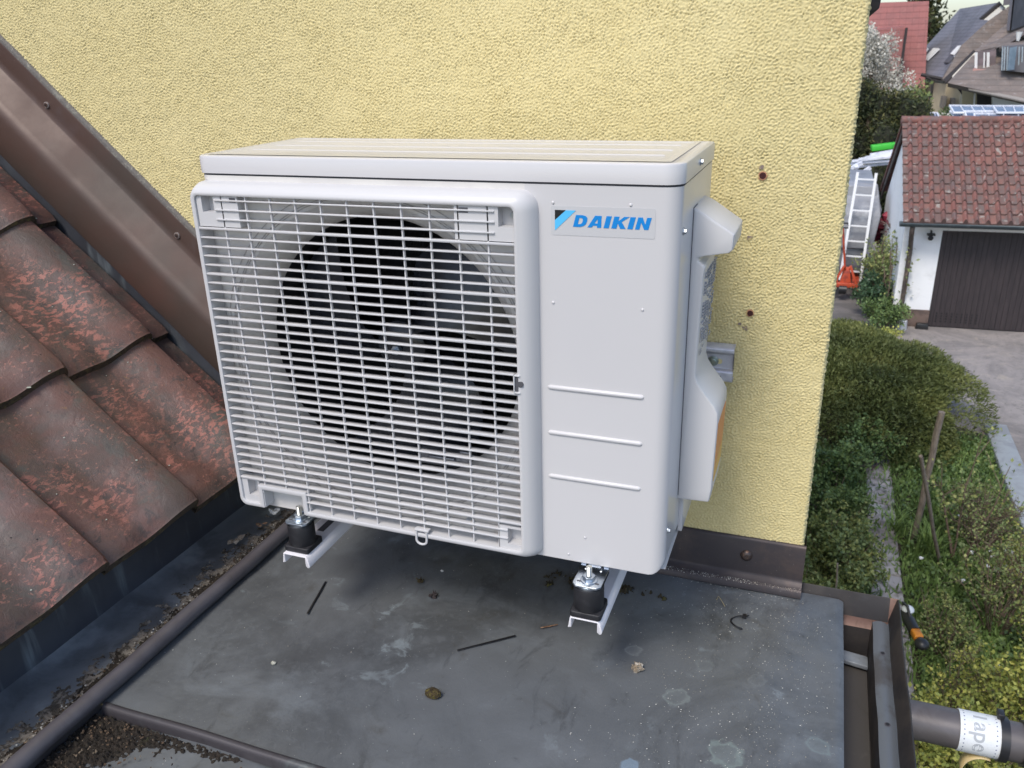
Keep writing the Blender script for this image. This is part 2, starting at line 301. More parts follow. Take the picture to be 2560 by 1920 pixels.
prof = [(.3405, .043), (.3375, .0415), (.3362, .037), (.3365, .010), (.3352, -.003), (.333, -.0062), (.300, -.033), (.294, -.039), (.2895, -.047), (.2875, -.056), (.283, -.117), (.286, -.121), (.290, -.119)]
slope_sheet('metal_sheet', prof, -1.35, .10, copper, fl)
slope_sheet('back_sheet', [(.3385, -.0), (.338, -.26)], -1.35, .16, darkzinc, fl)
slope_sheet('sealant_bead', [(.3425, .050), (.3385, .049), (.3358, .0452), (.3362, .040)], -1.35, .10, m1('sealant', (.13, .12, .11), [((.25, .24, .2), 90, .5, .7, 'fine')], .7, [(120, .002, 'fine')]), fl)
for s in (-1.08, -.871, -.508):
    c = np.array(SP(s, .335, .012)); b = MB()
    b.extrude([(c[0]+.0062*math.cos(t*.4), c[2]+.0062*math.sin(t*.4)) for t in range(16)], .3335, .3362, 'y', mi=0)
    b.extrude([(c[0]+.0042*math.cos(t*.4), c[2]+.0042*math.sin(t*.4)) for t in range(16)], .3318, .3337, 'y', mi=1)
    b.extrude([(c[0]+.0018*math.cos(t*1.05), c[2]+.0018*math.sin(t*1.05)) for t in range(6)], .3312, .3319, 'y', mi=2)
    b.build('screw', [m1('washer', (.5, .45, .43), (), .35, metal=.6), copper, black], fl)

# clay tile roof
TW, TL = .207, .33; NB = -.197
def hump(t):                       # tile cross-section, t across one tile 0..1
    if t < .42: return .0035*math.cos(t/.42*math.pi*.5)**2*0+.002*math.sin(t*9)
    if t < .80: u = (t-.42)/.38; return .034*(3*u*u-2*u**3)
    if t < .93: return .034+.002*math.sin((t-.80)/.13*math.pi)
    u = (t-.93)/.07; return .034*(1-u*.75)
tr = MB(); nt_ = 22; nl = 14
for ci in range(5):                # courses from the eave up
    s_low = -.082-ci*TL; lift = 0
    for ti in range(-6, 1):
        y1 = .275+ti*TW-(.002 if ci % 2 else 0); yl = y1-TW; last = ti == 0
        dn = random.uniform(-.0015, .0015); tw = random.uniform(-.003, .003); so = random.uniform(-.004, .004)
        ts = [k/nt_ for k in range(nt_+1)]+([1.05, 1.24] if last else [])
        m_ = len(ts)
        def top(t, l):             # l: 0 at lower lip, 1 at upper end
            hh = hump(min(t, 1)) if t <= 1 else .0045
            s = s_low+so-l*(TL+.06)+tw*(t-.5); n_ = NB+hh+dn+.020*(1-l)+.0012*math.sin(7*l+3*t+ti)-(.0035 if l < .02 else 0)
            if l > .95: n_ -= .004
            return SP(s, yl+t*TW, n_)
        k0 = len(tr.v); ls = [0, .012]+[.03+.97*i/nl for i in range(nl+1)]
        for l in ls: tr.v += [top(t, l) for t in ts]
        for i in range(len(ls)-1):
            for j in range(m_-1): tr.f.append((k0+i*m_+j, k0+i*m_+j+1, k0+(i+1)*m_+j+1, k0+(i+1)*m_+j)); tr.mi.append(0)
        k1 = len(tr.v)             # lip and underside
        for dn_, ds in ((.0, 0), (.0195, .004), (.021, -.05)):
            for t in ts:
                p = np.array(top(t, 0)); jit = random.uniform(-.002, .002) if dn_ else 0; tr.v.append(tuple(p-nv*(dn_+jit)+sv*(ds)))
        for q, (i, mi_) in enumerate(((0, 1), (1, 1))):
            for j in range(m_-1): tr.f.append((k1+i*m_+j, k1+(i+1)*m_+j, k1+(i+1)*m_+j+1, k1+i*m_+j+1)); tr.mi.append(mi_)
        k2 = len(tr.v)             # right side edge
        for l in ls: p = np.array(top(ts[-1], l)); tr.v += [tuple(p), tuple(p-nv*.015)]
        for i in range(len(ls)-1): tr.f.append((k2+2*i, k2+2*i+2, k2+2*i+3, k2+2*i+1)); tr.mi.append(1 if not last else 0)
tro = tr.build('tiled_roof', [tile, tedge], None, smooth=True, ang=38)
tag(tro, 'mottled red and grey clay pantile roof sloping down to the dark gutter', 'roof')
lc = m1('lichen_pale', (.40, .43, .38), [((.22, .24, .18), 300, .5, .62, 'fine')], .9)
b = MB(); tvs = [p for p, k in zip(tr.v, range(len(tr.v))) if -.72 < p[0] < -.2 and -.30 < p[1] < .30]
for k in range(46):
    p = Vector(random.choice(tvs)); r = random.choice((.0012, .0016, .002, .0028, .0045)); b.sphere(p+Vector(nv)*.0004, (r, r*random.uniform(.6, 1), .0009), 9, jit=.6)
b.build('lichen_spots', lc, tro)['kind'] = 'stuff'
b = MB()
for k in range(70):
    p = Vector(random.choice(tvs)); r = random.choice((.0010, .0014, .002)); b.sphere(p+Vector(nv)*.0003, (r, r, .0006), 7, jit=.6)
b.build('dark_spots', m1('lichen_dark', (.02, .02, .022), (), .9), tro)['kind'] = 'stuff'
for f in (1,):
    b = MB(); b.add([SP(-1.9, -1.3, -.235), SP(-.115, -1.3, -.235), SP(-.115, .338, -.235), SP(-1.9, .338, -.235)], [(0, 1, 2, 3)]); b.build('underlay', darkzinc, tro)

# valley gutter: dark upstand, blue-grey floor, rolled bead
vg = thing('roof_gutter', 'long dark zinc gutter trough with rolled edge between tiles and flat roof', 'gutter', (-.19, 0, ZR))
def runY(name, prof, y0_, y1_, mt, parent, n=1, **k):
    b = MB(); ys = [y0_+(y1_-y0_)*i/n for i in range(n+1)]; m_ = len(prof); 
    for i, y in enumerate(ys):
        wv = .0006*math.sin(y*23)+.0004*math.sin(y*61+2)
        b.v += [(x+wv, y, z) for x, z in prof]
    for i in range(n):
        for j in range(m_-1): b.f.append((i*m_+j, (i+1)*m_+j, (i+1)*m_+j+1, i*m_+j+1)); b.mi.append(0)
    return b.build(name, mt, parent, smooth=True, ang=50, **k)
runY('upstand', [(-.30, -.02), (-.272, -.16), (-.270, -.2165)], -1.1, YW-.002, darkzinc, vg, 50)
runY('joint_line', [(-.2712, -.2140), (-.2690, -.2152), (-.2665, -.2166)], -1.1, YW-.002, m1('joint_dark', (.02, .02, .024), (), .9), vg, 50)  # near-black strip along the joint of upstand and trough floor
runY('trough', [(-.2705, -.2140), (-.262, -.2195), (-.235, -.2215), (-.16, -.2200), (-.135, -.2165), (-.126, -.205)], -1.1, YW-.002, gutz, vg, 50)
bead = [(-.109+.0138*math.cos(t), -.2000+.0132*math.sin(t)) for t in [math.pi*1.15-k*math.pi*1.5/14 for k in range(15)]]
runY('rolled_edge', [(-.128, -.214)]+bead+[(-.112, -.232)], -1.1, YW-.002, rollz, vg, 50)

# flat roof
fr = thing('flat_roof', 'dark weathered sheet metal flat roof under the heat pump unit', 'roof', (.4, 0, ZR))
def sheet(name, x0, x1, y0, y1, z, mt, parent, nx, ny, amp, edge=0):
    X_, Y_ = np.meshgrid(np.linspace(x0, x1, nx), np.linspace(y0, y1, ny)); dx_ = (x1-x0)/nx
    Z_ = z+amp*fnoise(nx, ny, dx_, .22, .5)+amp*.35*fnoise(nx, ny, dx_, .07, .4)
    if edge: Z_ -= edge*np.clip((X_-(x1-.012))/.012, 0, 1)**2
    V = np.stack([X_, Y_, Z_], -1).reshape(-1, 3); return npmesh(name, V, grid_faces(nx, ny), mt, parent, True)
sheet('metal_sheet', -.125, .932, -.268, YW-.002, ZR, zinc, fr, 260, 150, .0009, .004)
sheet('lower_sheet', -.29, .932, -1.15, -.262, ZR-.014, zinc, fr, 200, 150, .0012, .004)
b = MB(); b.add([(.932, -1.15, ZR-.004), (.932, YW+.02, ZR-.004), (.928, YW+.02, -.300), (.928, -1.15, -.300)], [(0, 1, 2, 3)]); b.build('edge_drop', darkzinc, fr)
b = MB(); pr = [(-.262, ZR-.001), (-.2640, ZR+.0028), (-.2680, ZR+.0038), (-.2725, ZR+.0022), (-.2742, ZR-.003), (-.2750, ZR-.0135)]
ys = 60
for i in range(ys+1):
    x = -.100+(.929+.100)*i/ys; b.v += [(x, y+.0008*math.sin(x*19), z+.0005*math.sin(x*31)) for y, z in pr]
for i in range(ys):
    for j in range(5): b.f.append((i*6+j, (i+1)*6+j, (i+1)*6+j+1, i*6+j+1)); b.mi.append(0)
b.build('folded_seam', m1('seam_zinc', (.055, .050, .056), [((.12, .15, .15), 7, .55, .7, 'fine', .6), ((.03, .028, .03), 30, .55, .7, 'fine', .6)], .45, metal=.15), fr, smooth=True, ang=70)
# base flashing on the wall
bf = thing('base_flashing', 'dark brown metal upstand at the foot of the yellow wall', 'flashing', (.3, YW, ZR))
b = MB(); zt = -.1262; prf = [(.3415, zt+.003), (.3385, zt+.0018), (.3362, zt-.002), (.3362, -.190), (.3345, -.196), (.3225, -.201), (.3185, -.204), (.3165, -.2150)]
n = 60
for i in range(n+1):
    x = -.10+(.862+.10)*i/n; b.v += [(x, y+.0005*math.sin(x*25), z) for y, z in prf]
m_ = len(prf)
for i in range(n):
    for j in range(m_-1): b.f.append((i*m_+j, (i+1)*m_+j, (i+1)*m_+j+1, i*m_+j+1)); b.mi.append(0)
b.build('metal_sheet', m1('brown_zinc', (.042, .036, .04), [((.075, .055, .05), 8, .45, .65, 'fine', .8), ((.10, .09, .09), 30, .6, .75, 'fine', .4), ((.5, .5, .48), 380, .70, .76, 'noise', .5)], .48, metal=.4, rlayer=(10, .38, .6)), bf, smooth=True, ang=60)
c = (.7655, -.158); b = MB(); fr_ = []
for r_, y_ in ((.0105, .3362), (.0095, .3330), (.0062, .3312), (.0052, .3306), (.0028, .3306), (.0022, .3318)): fr_.append([(c[0]+r_*math.cos(6.283*k/20), y_, c[1]+r_*math.sin(6.283*k/20)) for k in range(20)])
for q in fr_: b.v += q
for i in range(5):
    for k in range(20): b.f.append((i*20+k, i*20+(k+1) % 20, (i+1)*20+(k+1) % 20, (i+1)*20+k)); b.mi.append(0)
b.f.append(tuple(100+k for k in range(20))); b.mi.append(0)
b.build('screw', m1('dark_screw', (.09, .07, .065), [((.2, .12, .08), 200, .5, .65, 'fine')], .4, metal=.6), bf, smooth=True, ang=50)
# edge end of the base flashing
b = MB(); b.add([(.862, .3165, -.216), (.862, .3362, -.19), (.862, .3415, zt), (.8605, .42, zt+.01), (.8605, .42, -.216)], [(0, 1, 2, 3, 4)]); b.build('end_cap', copper, bf)

# box gutter on the right edge
bg_ = thing('box_gutter', 'brown box gutter with folded rim along the right edge of the flat roof', 'gutter', (.97, 0, -.3))
prf = [(.925, -.222), (.926, -.300), (.930, -.302), (.974, -.302), (.978, -.300), (.9775, -.256), (.980, -.243), (.986, -.2395), (.993, -.2385), (.999, -.2400), (1.003, -.243), (1.0045, -.240), (1.0145, -.206), (1.0165, -.2045), (1.0185, -.206), (1.0182, -.212), (1.009, -.245), (1.008, -.32), (.92, -.32)]
gutd = m1('gutter_dark', (.024, .022, .023), [((.042, .036, .033), 9, .45, .62, 'fine', .8), ((.04, .043, .05), 20, .55, .7, 'fine', .6), ((.5, .5, .48), 420, .73, .78, 'noise', .6)], .6, metal=0, spec=.3, rlayer=(11, .5, .7))
flo = m1('gutter_floor', (.060, .055, .052), [((.035, .03, .026), 12, .5, .65, 'fine', .8), ((.09, .085, .08), 30, .58, .7, 'fine', .5)], .6)
gutc = m1('gutter_copper', (.065, .056, .054), [((.11, .12, .145), 9, .45, .62, 'fine', .8), ((.11, .07, .045), 14, .55, .72, 'fine', .7), ((.06, .075, .09), 26, .6, .72, 'fine', .5), ((.5, .5, .48), 420, .73, .78, 'noise', .6)], .45, metal=.15, rlayer=(11, .34, .6))
runY('channel', prf[:7], -1.1, .352, gutd, bg_, 60); runY('ledge', prf[6:12], -1.1, .330, m1('ledge_zinc', (.12, .135, .155), [((.07, .065, .065), 9, .45, .62, 'fine', .8), ((.15, .12, .09), 16, .58, .7, 'fine', .5)], .45, metal=.1, rlayer=(11, .34, .6)), bg_, 60); runY('outer_wall', prf[11:], -1.1, .352, gutd, bg_, 60)
yr = .356; pe = [(yr+.004, -.212), (yr, -.2065), (yr-.003, -.2045), (yr-.005, -.2065), (yr-.020, -.243), (yr-.030, -.247), (yr-.036, -.252), (yr-.041, -.302)]
pe2 = [(yr+.002, -.3)]+pe
b = MB(); m_ = len(pe)
xs = [.858+(1.018-.858)*i/24 for i in range(25)]
for x in xs: b.v += [(x, y, z) for y, z in pe]
for i in range(24):
    for j in range(m_-1):
        rustc = 1 if (4 <= j <= 5 and xs[i] > .905) or (j in (1, 2, 3) and xs[i] > .998) else 0
        b.f.append((i*m_+j, (i+1)*m_+j, (i+1)*m_+j+1, i*m_+j+1)); b.mi.append(rustc)
b.build('end_plate', [gutd, rust], bg_, smooth=True, ang=40)
b = MB(); b.add([(.926, -1.1, -.2995), (.977, -1.1, -.2995), (.977, .31, -.2995), (.926, .31, -.2995)], [(0, 1, 2, 3)]); b.build('floor', flo, bg_)
b = MB(); b.hexa([(.929, .270, -.292), (.977, .262, -.292), (.977, .288, -.292), (.929, .296, -.292), (.929, .270, -.284), (.977, .262, -.284), (.977, .288, -.284), (.929, .296, -.284)]); b.build('strap', gutz, bg_, bevel=.001)
for y in (.245, .085, -.07, -.22):
    b = MB(); n = 12; b.add([(.9925+.0042*math.cos(6.283*k/n), y+.0042*math.sin(6.283*k/n), -.2380) for k in range(n)], [tuple(range(n))], 0)
    b.add([(.9925+.0028*math.cos(6.283*k/n), y+.0028*math.sin(6.283*k/n), -.2376) for k in range(n)], [tuple(range(n))], 1); b.build('rivet', [rollz, black], bg_)
# roof overhang behind the wall corner
b = MB(); p = [at(1868, -60, .50), at(1915, -60, .50), at(1893, 20, .50), at(1877, 48, .50)]
p[0].x = p[3].x = min(p[0].x, XE-.02); p[2].x += .004
vs = [tuple(q) for q in p]+[(q.x, q.y+3.5, q.z+.02) for q in p]
b.add(vs, [(0, 1, 2, 3), (7, 6, 5, 4), (0, 4, 5, 1), (1, 5, 6, 2), (2, 6, 7, 3), (3, 7, 4, 0)]); o = b.build('roof_overhang', m1('dark_wood', (.03, .028, .028), [((.06, .05, .05), 30, .5, .7)], .7), None, bevel=.003)
tag(o, 'dark eaves board jutting out past the top of the yellow wall corner', 'eaves')

# pipe below the gutter
pt = thing('drain_pipe', 'brown copper drain pipe running out level below the box gutter', 'pipe', (1.05, .29, -.39))
def far_at(x, y, k):               # scale a y=0 plane point away from the camera
    return None
PC = Vector((0, .29, -.3945)); R_ = .0318
pcop = m1('pipe_copper', (.10, .092, .096), [((.14, .13, .138), 7, .45, .65, 'fine', .6), ((.16, .22, .20), 26, .64, .72, 'fine', .7), ((.06, .045, .045), 16, .55, .7, 'fine', .6), ((.6, .62, .6), 300, .74, .78, 'noise', .7)], .42, metal=.15, rlayer=(10, .36, .55))
def ring_tube(name, x0, x1, r, mt, n=48, k=8, parent=pt, **kw):
    b = MB(); b.tube([(x0+(x1-x0)*i/k, PC.y, PC.z) for i in range(k+1)], r, n); return b.build(name, mt, parent, smooth=True, ang=40, **kw)
ring_tube('pipe', .99, 1.50, R_, pcop)
paper = m1('white_tape', (.72, .76, .80), [((.6, .64, .70), 300, .5, .65, 'fine', .6)], .6)
tp = tag(ring_tube('paper_band', 1.128, 1.187, R_+.0016, paper), 'white printed paper band around the pipe')
clampm = m1('black_clamp', (.02, .021, .025), (), .4)
cl = ring_tube('black_ring', 1.187, 1.200, R_+.0042, clampm)
b = MB(); b.box(1.183, 1.193, PC.y+.004, PC.y+.020, PC.z+R_+.002, PC.z+R_+.012); b.build('clasp', clampm, cl, bevel=.001)
ring_tube('black_ring', 1.222, 1.236, R_+.0045, clampm)
# lettering around the band (reads along the circumference)
greyink = m1('grey_ink', (.40, .43, .47), (), .7)
def place_tape(u, v, wz): # u runs around towards the viewer and down, v along +x reversed
    t = u/R_; r = R_+.0018+wz; ang0 = math.radians(133); t = ang0+t
    return (1.158+v, PC.y+r*math.cos(t), PC.z+r*math.sin(t))
text_shape('printed_word', 'Tape', .034, place_tape, greyink, tp, .0002, .0004)
b = MB()
for x in (1.134, 1.181):
    for k in range(20):
        t = math.radians(70+k*13); r = R_+.0019; c_ = Vector((x, PC.y+r*math.cos(t), PC.z+r*math.sin(t))); e1_ = Vector((.0009, 0, 0)); e2_ = Vector((0, -math.sin(t), math.cos(t)))*.0009
        b.add([tuple(c_-e1_-e2_), tuple(c_+e1_-e2_), tuple(c_+e1_+e2_), tuple(c_-e1_+e2_)], [(0, 1, 2, 3)])
b.build('printed_dots', m1('blue_ink', (.1, .13, .25), (), .7), tp)['kind'] = 'stuff'
# loose strip hanging from the pipe
b = MB(); pts = []
for k in range(15):
    t = math.radians(75+k*13); pts.append((1.172+.030*math.cos(t)*1.0-.0*k, PC.y-.012, PC.z-R_-.031+.034*math.sin(t)))
for p in pts: b.v += [(p[0], p[1]-.012, p[2]), (p[0], p[1]+.012, p[2])]
for i in range(14): b.f.append((2*i, 2*i+2, 2*i+3, 2*i+1)); b.mi.append(0)
o = b.build('tape_strip', m1('tan_tape', (.55, .42, .20), [((.62, .5, .28), 50, .4, .7)], .5), None, smooth=True, solid=.0012)
tag(o, 'curled tan tape strip hanging under the drain pipe', 'tape')
# ---------------- heat pump outdoor unit ----------------
ac = thing('heat_pump_unit', 'white outdoor heat pump unit with slatted fan grille in front of the yellow wall', 'air conditioner', (.3375, .126, 0))
white = m1('ivory_enamel', (.59, .58, .585), [((.57, .56, .57), 1.5, .4, .6, 'noise', .6)], .28, [(900, .00008, 'noise')], coat=.25)
plastic = m1('ivory_plastic', (.565, .56, .565), (), .38, [(1500, .00004, 'noise')])
plast2 = m1('ivory_plastic_cover', (.59, .585, .59), (), .36)
inner = m1('grey_bell', (.68, .66, .63), [((.62, .60, .58), 12, .4, .6)], .45)
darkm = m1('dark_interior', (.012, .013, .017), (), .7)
blade = m1('fan_grey', (.022, .024, .032), [((.045, .05, .065), 14, .5, .7)], .22)
seam = m1('seam_shadow', (.08, .08, .09), (), .8)
W_, D_, RC = .675, .2525, .020; X1 = W_
def plan(r=RC, o=0, side=True):
    n = 8; pts = [(.486, 0-o)]
    pts += [(X1+o-r+r*math.sin(t), -o+r-r*math.cos(t)) for t in [math.pi/2*k/n for k in range(n+1)]]
    pts += [(X1+o, .10), (X1+o, D_+o)]; return pts
b = MB(); pl = plan(); zs = [.0]+[.0009, .002, .004, .007, .011, .016, .020]+[.10, .30, .5235]
for z in zs:
    r = .020; cl_ = X1-(r-math.sqrt(max(0, r*r-(r-z)**2))) if z < r else 9
    for x, y in pl: b.v.append((min(x, cl_), y, z))
m_ = len(pl)
for i in range(len(zs)-1):
    for j in range(m_-1): b.f.append((i*m_+j, i*m_+j+1, (i+1)*m_+j+1, (i+1)*m_+j)); b.mi.append(0)
b.f.append(tuple(min(j, j) for j in reversed(range(m_)))); b.mi.append(0)
b.build('front_casing', white, ac, smooth=True, ang=30)
# left side, back, base, fan panel with round hole
b = MB(); n = 8; pl2 = [(0, D_), (0, RC)]+[(RC-RC*math.cos(t), RC-RC*math.sin(t)) for t in [math.pi/2*k/n for k in range(1, n+1)]]
for z in (.0, .5235): b.v += [(x, y, z) for x, y in pl2]
m_ = len(pl2)
for j in range(m_-1): b.f.append((j, j+1, m_+j+1, m_+j)); b.mi.append(0)
b.add([(0, D_, 0), (X1, D_, 0), (X1, D_, .5235), (0, D_, .5235)], [(0, 1, 2, 3)]); b.add([(0, RC, 0), (0, D_, 0), (X1, D_, .0), (X1, RC, 0), (.486, 0, 0), (RC, 0, 0)], [(0, 1, 2, 3, 4, 5)])
FC = (.257, .267); N = 96; rings = []
def sq(t, x0, x1, z0, z1):
    c, s = math.cos(t), math.sin(t); k = 9
    kx = ((x1-FC[0]) if c > 0 else (FC[0]-x0))/max(abs(c), 1e-6); kz = ((z1-FC[1]) if s > 0 else (FC[1]-z0))/max(abs(s), 1e-6); k = min(kx, kz); return FC[0]+c*k, FC[1]+s*k
for kind, rr, yy in (('s', 0, 0.0), ('c', .2285, .0), ('c', .2265, .002), ('c', .2165, .010), ('c', .209, .022), ('c', .203, .036), ('c', .2005, .046), ('c', .2003, .052)):
    for k in range(N):
        t = 2*math.pi*(k+.5)/N
        if kind == 's':
            x, z = sq(t, RC, .486, .0, .5235)
            for cx_, cz_ in ((RC, 0), (.486, 0), (RC, .5235), (.486, .5235)):
                if math.hypot(x-cx_, z-cz_) < .0135: x, z = cx_, cz_
        else: x, z = FC[0]+rr*math.cos(t), FC[1]+rr*math.sin(t)
        if rr > .225: x = min(x, .4855); 
        b.v.append((x, yy, z))
k0 = len(b.v)-8*N
for i in range(7):
    for k in range(N): b.f.append((k0+i*N+k, k0+i*N+(k+1) % N, k0+(i+1)*N+(k+1) % N, k0+(i+1)*N+k)); b.mi.append(1 if i else 0)
b.build('rear_casing', [inner, inner], ac, smooth=True, ang=30)
# decorative circular grooves on the fan panel (as thin raised wires)
b = MB()
for rr in (.2335, .2365, .2455):
    pts = []
    for k in range(97):
        t = 2*math.pi*k/96; pts.append((min(max(FC[0]+rr*math.cos(t), .02), .484), -.0006, FC[1]+rr*math.sin(t)))
    b.tube(pts, .0006, 5, False)
b.build('bell_rings', m1('ring_grey', (.42, .40, .39), (), .5), ac, smooth=True)
# dark interior
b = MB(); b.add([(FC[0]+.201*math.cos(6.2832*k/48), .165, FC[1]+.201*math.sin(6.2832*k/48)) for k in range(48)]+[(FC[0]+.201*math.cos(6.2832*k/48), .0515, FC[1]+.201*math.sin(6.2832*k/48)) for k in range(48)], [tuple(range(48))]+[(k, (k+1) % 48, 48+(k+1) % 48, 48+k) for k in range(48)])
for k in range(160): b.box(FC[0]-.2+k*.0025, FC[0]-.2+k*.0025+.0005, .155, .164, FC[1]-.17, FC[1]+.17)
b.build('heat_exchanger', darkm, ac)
fan = MB(); HB = .09
fan.tube([(FC[0], .070, FC[1]), (FC[0], .072, FC[1]), (FC[0], .078, FC[1]), (FC[0], .125, FC[1])], [.012, .034, .040, .042], 32)
for q in range(3):
    a0 = math.radians(62+120*q); nr, na = 12, 12; k0 = len(fan.v)
    for i in range(nr+1):
        r = .038+(.190-.038)*i/nr; wv = 1.25*(.55+.45*math.sin(math.pi*(i/nr)**.8*.75)); sweep = -.55*(i/nr)**1.4
        for j in range(na+1):
            u = j/na-.5; t = a0+sweep+u*wv; fan.v.append((FC[0]+r*math.cos(t), .10+.045*u*(1-.35*i/nr)*1.4-.010*math.cos(u*3), FC[1]+r*math.sin(t)))
    for i in range(nr):
        for j in range(na): fan.f.append((k0+i*(na+1)+j, k0+(i+1)*(na+1)+j, k0+(i+1)*(na+1)+j+1, k0+i*(na+1)+j+1)); fan.mi.append(0)
fo = fan.build('fan', blade, ac, smooth=True, ang=40)
b = MB(); b.tube([(FC[0], .070, FC[1]), (FC[0], .052, FC[1])], .0035, 10); b.extrude([(FC[0]+.0075*math.cos(1.047*k), FC[1]+.0075*math.sin(1.047*k)) for k in range(6)], .060, .068, 'y'); b.build('shaft_nut', chrome, fo)
b = MB(); b.box(.285, .375, .060, .075, .085, .112); b.box(.30, .345, .055, .066, .094, .104, 0); b.box(.355, .372, .052, .064, .083, .120); b.build('motor_bracket', m1('dull_steel', (.3, .31, .34), (), .35, metal=.8), ac, bevel=.002)
# top cover with pressed ribs
b = MB(); rr_ = .0026
lid = MB(); o_ = .0018; n = 8
def lidplan(o):
    p = [(0-o, D_+o), (0-o, .018)]+[(.018-(.018+o)*math.cos(t), .018-(.018+o)*math.sin(t)) for t in [math.pi/2*k/n for k in range(1, n+1)]]
    p += [(X1-.022+(.022+o)*math.sin(t), .022-(.022+o)*math.cos(t)) for t in [math.pi/2*k/n for k in range(n+1)]]+[(X1+o, D_+o)]; return p
lv = [(o_-.0, .5262), (o_, .5275), (o_, .5465), (o_-.0009, .5488), (o_-.003, .5499), (o_-.007, .5502), (o_-.009, .5497)]
for o, z in lv: lid.v += [(x, y, z) for x, y in lidplan(o)]
m_ = len(lidplan(0))
for i in range(len(lv)-1):
    for j in range(m_): lid.f.append((i*m_+j, i*m_+(j+1) % m_, (i+1)*m_+(j+1) % m_, (i+1)*m_+j)); lid.mi.append(0)
lid.f.append(tuple((len(lv)-1)*m_+j for j in range(m_))); lid.mi.append(0)
lo = lid.build('top_cover', white, ac, smooth=True, ang=35)
b = MB()
nx_, ny_ = 240, 110; X_, Y_ = np.meshgrid(np.linspace(.012, .66, nx_), np.linspace(.012, .242, ny_))
def sm(a_, b_, x): t = np.clip((x-a_)/(b_-a_), 0, 1); return t*t*(3-2*t)
pan = sm(.018, .024, X_)*sm(.652, .646, X_)*sm(.026, .031, Y_)*sm(.236, .230, Y_)
Z_ = .5499-.0026*pan
for yc in (.0806, .137, .197): Z_ = Z_+.0030*np.exp(-((Y_-yc)/.0032)**2)*sm(.03, .04, X_)*sm(.645, .638, X_)
npmesh('pressed_ribs', np.stack([X_, Y_, Z_+.0006], -1).reshape(-1, 3), grid_faces(nx_, ny_), white, lo, True)
# seam under the cover
b = MB(); pl3 = lidplan(-.0012); b.v += [(x, y, .5225) for x, y in pl3]+[(x, y, .5272) for x, y in pl3]; m_ = len(pl3)
for j in range(m_): b.f.append((j, (j+1) % m_, m_+(j+1) % m_, m_+j)); b.mi.append(0)
b.build('seam_gap', seam, ac)
# ribs, dimples, label on the right front
for zc in (.2622, .1969, .1311):
    b = MB(); n = 8; L_ = []
    for s in range(7):
        t = math.pi/6*s; L_.append((zc+.0032*math.cos(t), -.0026*math.sin(t)))
    xs = [.5127, .5132, .5145, .5165, .637, .639, .6403, .6408]; sc_ = [.0, .45, .8, 1, 1, .8, .45, .0]
    for x, s_ in zip(xs, sc_): b.v += [(x, y*s_, zc+(z-zc)*max(s_, .02)) for z, y in L_]
    for i in range(7):
        for j in range(6): b.f.append((i*7+j, (i+1)*7+j, (i+1)*7+j+1, i*7+j+1)); b.mi.append(0)
    b.build('pressed_rib', white, ac, smooth=True, ang=60)
for x, z in ((.5219, .502), (.6169, .5024), (.5214, .3775), (.6347, .3769), (.5651, .0417), (.5414, .0099)):
    b = MB(); b.sphere((x, -.0002, z), (.0020, .0012, .0020), 12); b.build('dimple', white, ac, smooth=True, ang=80)
lab = MB(); lab.extrude(arcpoly([(.5193, .4632, .0025), (.6465, .4638, .0025), (.6465, .4992, .0025), (.5193, .4982, .0025)], 4), -.0004, -.0001, 'y'); lab = lab.build('brand_label', m1('label_grey', (.53, .53, .54), (), .35), ac)
blue1 = m1('logo_blue', (.0, .22, .62), (), .4); blue2 = m1('logo_light_blue', (.09, .50, .86), (), .4); blk = m1('logo_black', (.01, .012, .014), (), .4)
PL = lambda u, v, w_: (u, -.0007+w_, v)
flat_shape('emblem_black', [[(.5244, .4936), (.5379, .4936), (.5244, .4814)]], PL, blk, lab)
flat_shape('emblem_blue', [[(.5382, .4936), (.5507, .4936), (.5244, .4688), (.5244, .4812)]], PL, blue2, lab)
def let(x0, w_, pts):              # unit box letters, sheared
    Hh = .0142
    return [[(x0+p[0]*w_+p[1]*.0036, .47425+p[1]*Hh) for p in q] for q in pts]
Ds = [[(0, 0), (0, 1), (.55, 1), (.82, .92), (.97, .75), (1, .5), (.96, .25), (.8, .08), (.55, 0)], [(.33, .24), (.5, .24), (.62, .32), (.66, .5), (.62, .68), (.5, .76), (.33, .76)]]
As = [[(0, 0), (.33, 1), (.80, 1), (.98, 0), (.68, 0), (.66, .16), (.36, .16), (.30, 0)], [(.42, .36), (.64, .36), (.58, .72)]]
Is = [[(0, 0), (0, 1), (1, 1), (1, 0)]]
Ks = [[(0, 0), (0, 1), (.36, 1), (.36, .62), (.68, 1), (1.04, 1), (.60, .56), (.99, 0), (.62, 0), (.36, .42), (.36, 0)]]
Ns = [[(0, 0), (0, 1), (.34, 1), (.66, .42), (.66, 1), (1, 1), (1, 0), (.68, 0), (.33, .58), (.33, 0)]]
polys = []
for x0, w_, L_ in ((.5472, .0156, Ds), (.5652, .0170, As), (.5848, .0063, Is), (.5942, .0175, Ks), (.6135, .0063, Is), (.6227, .0158, Ns)): polys += let(x0, w_, L_)
flat_shape('brand_lettering', polys, PL, blue1, lab)

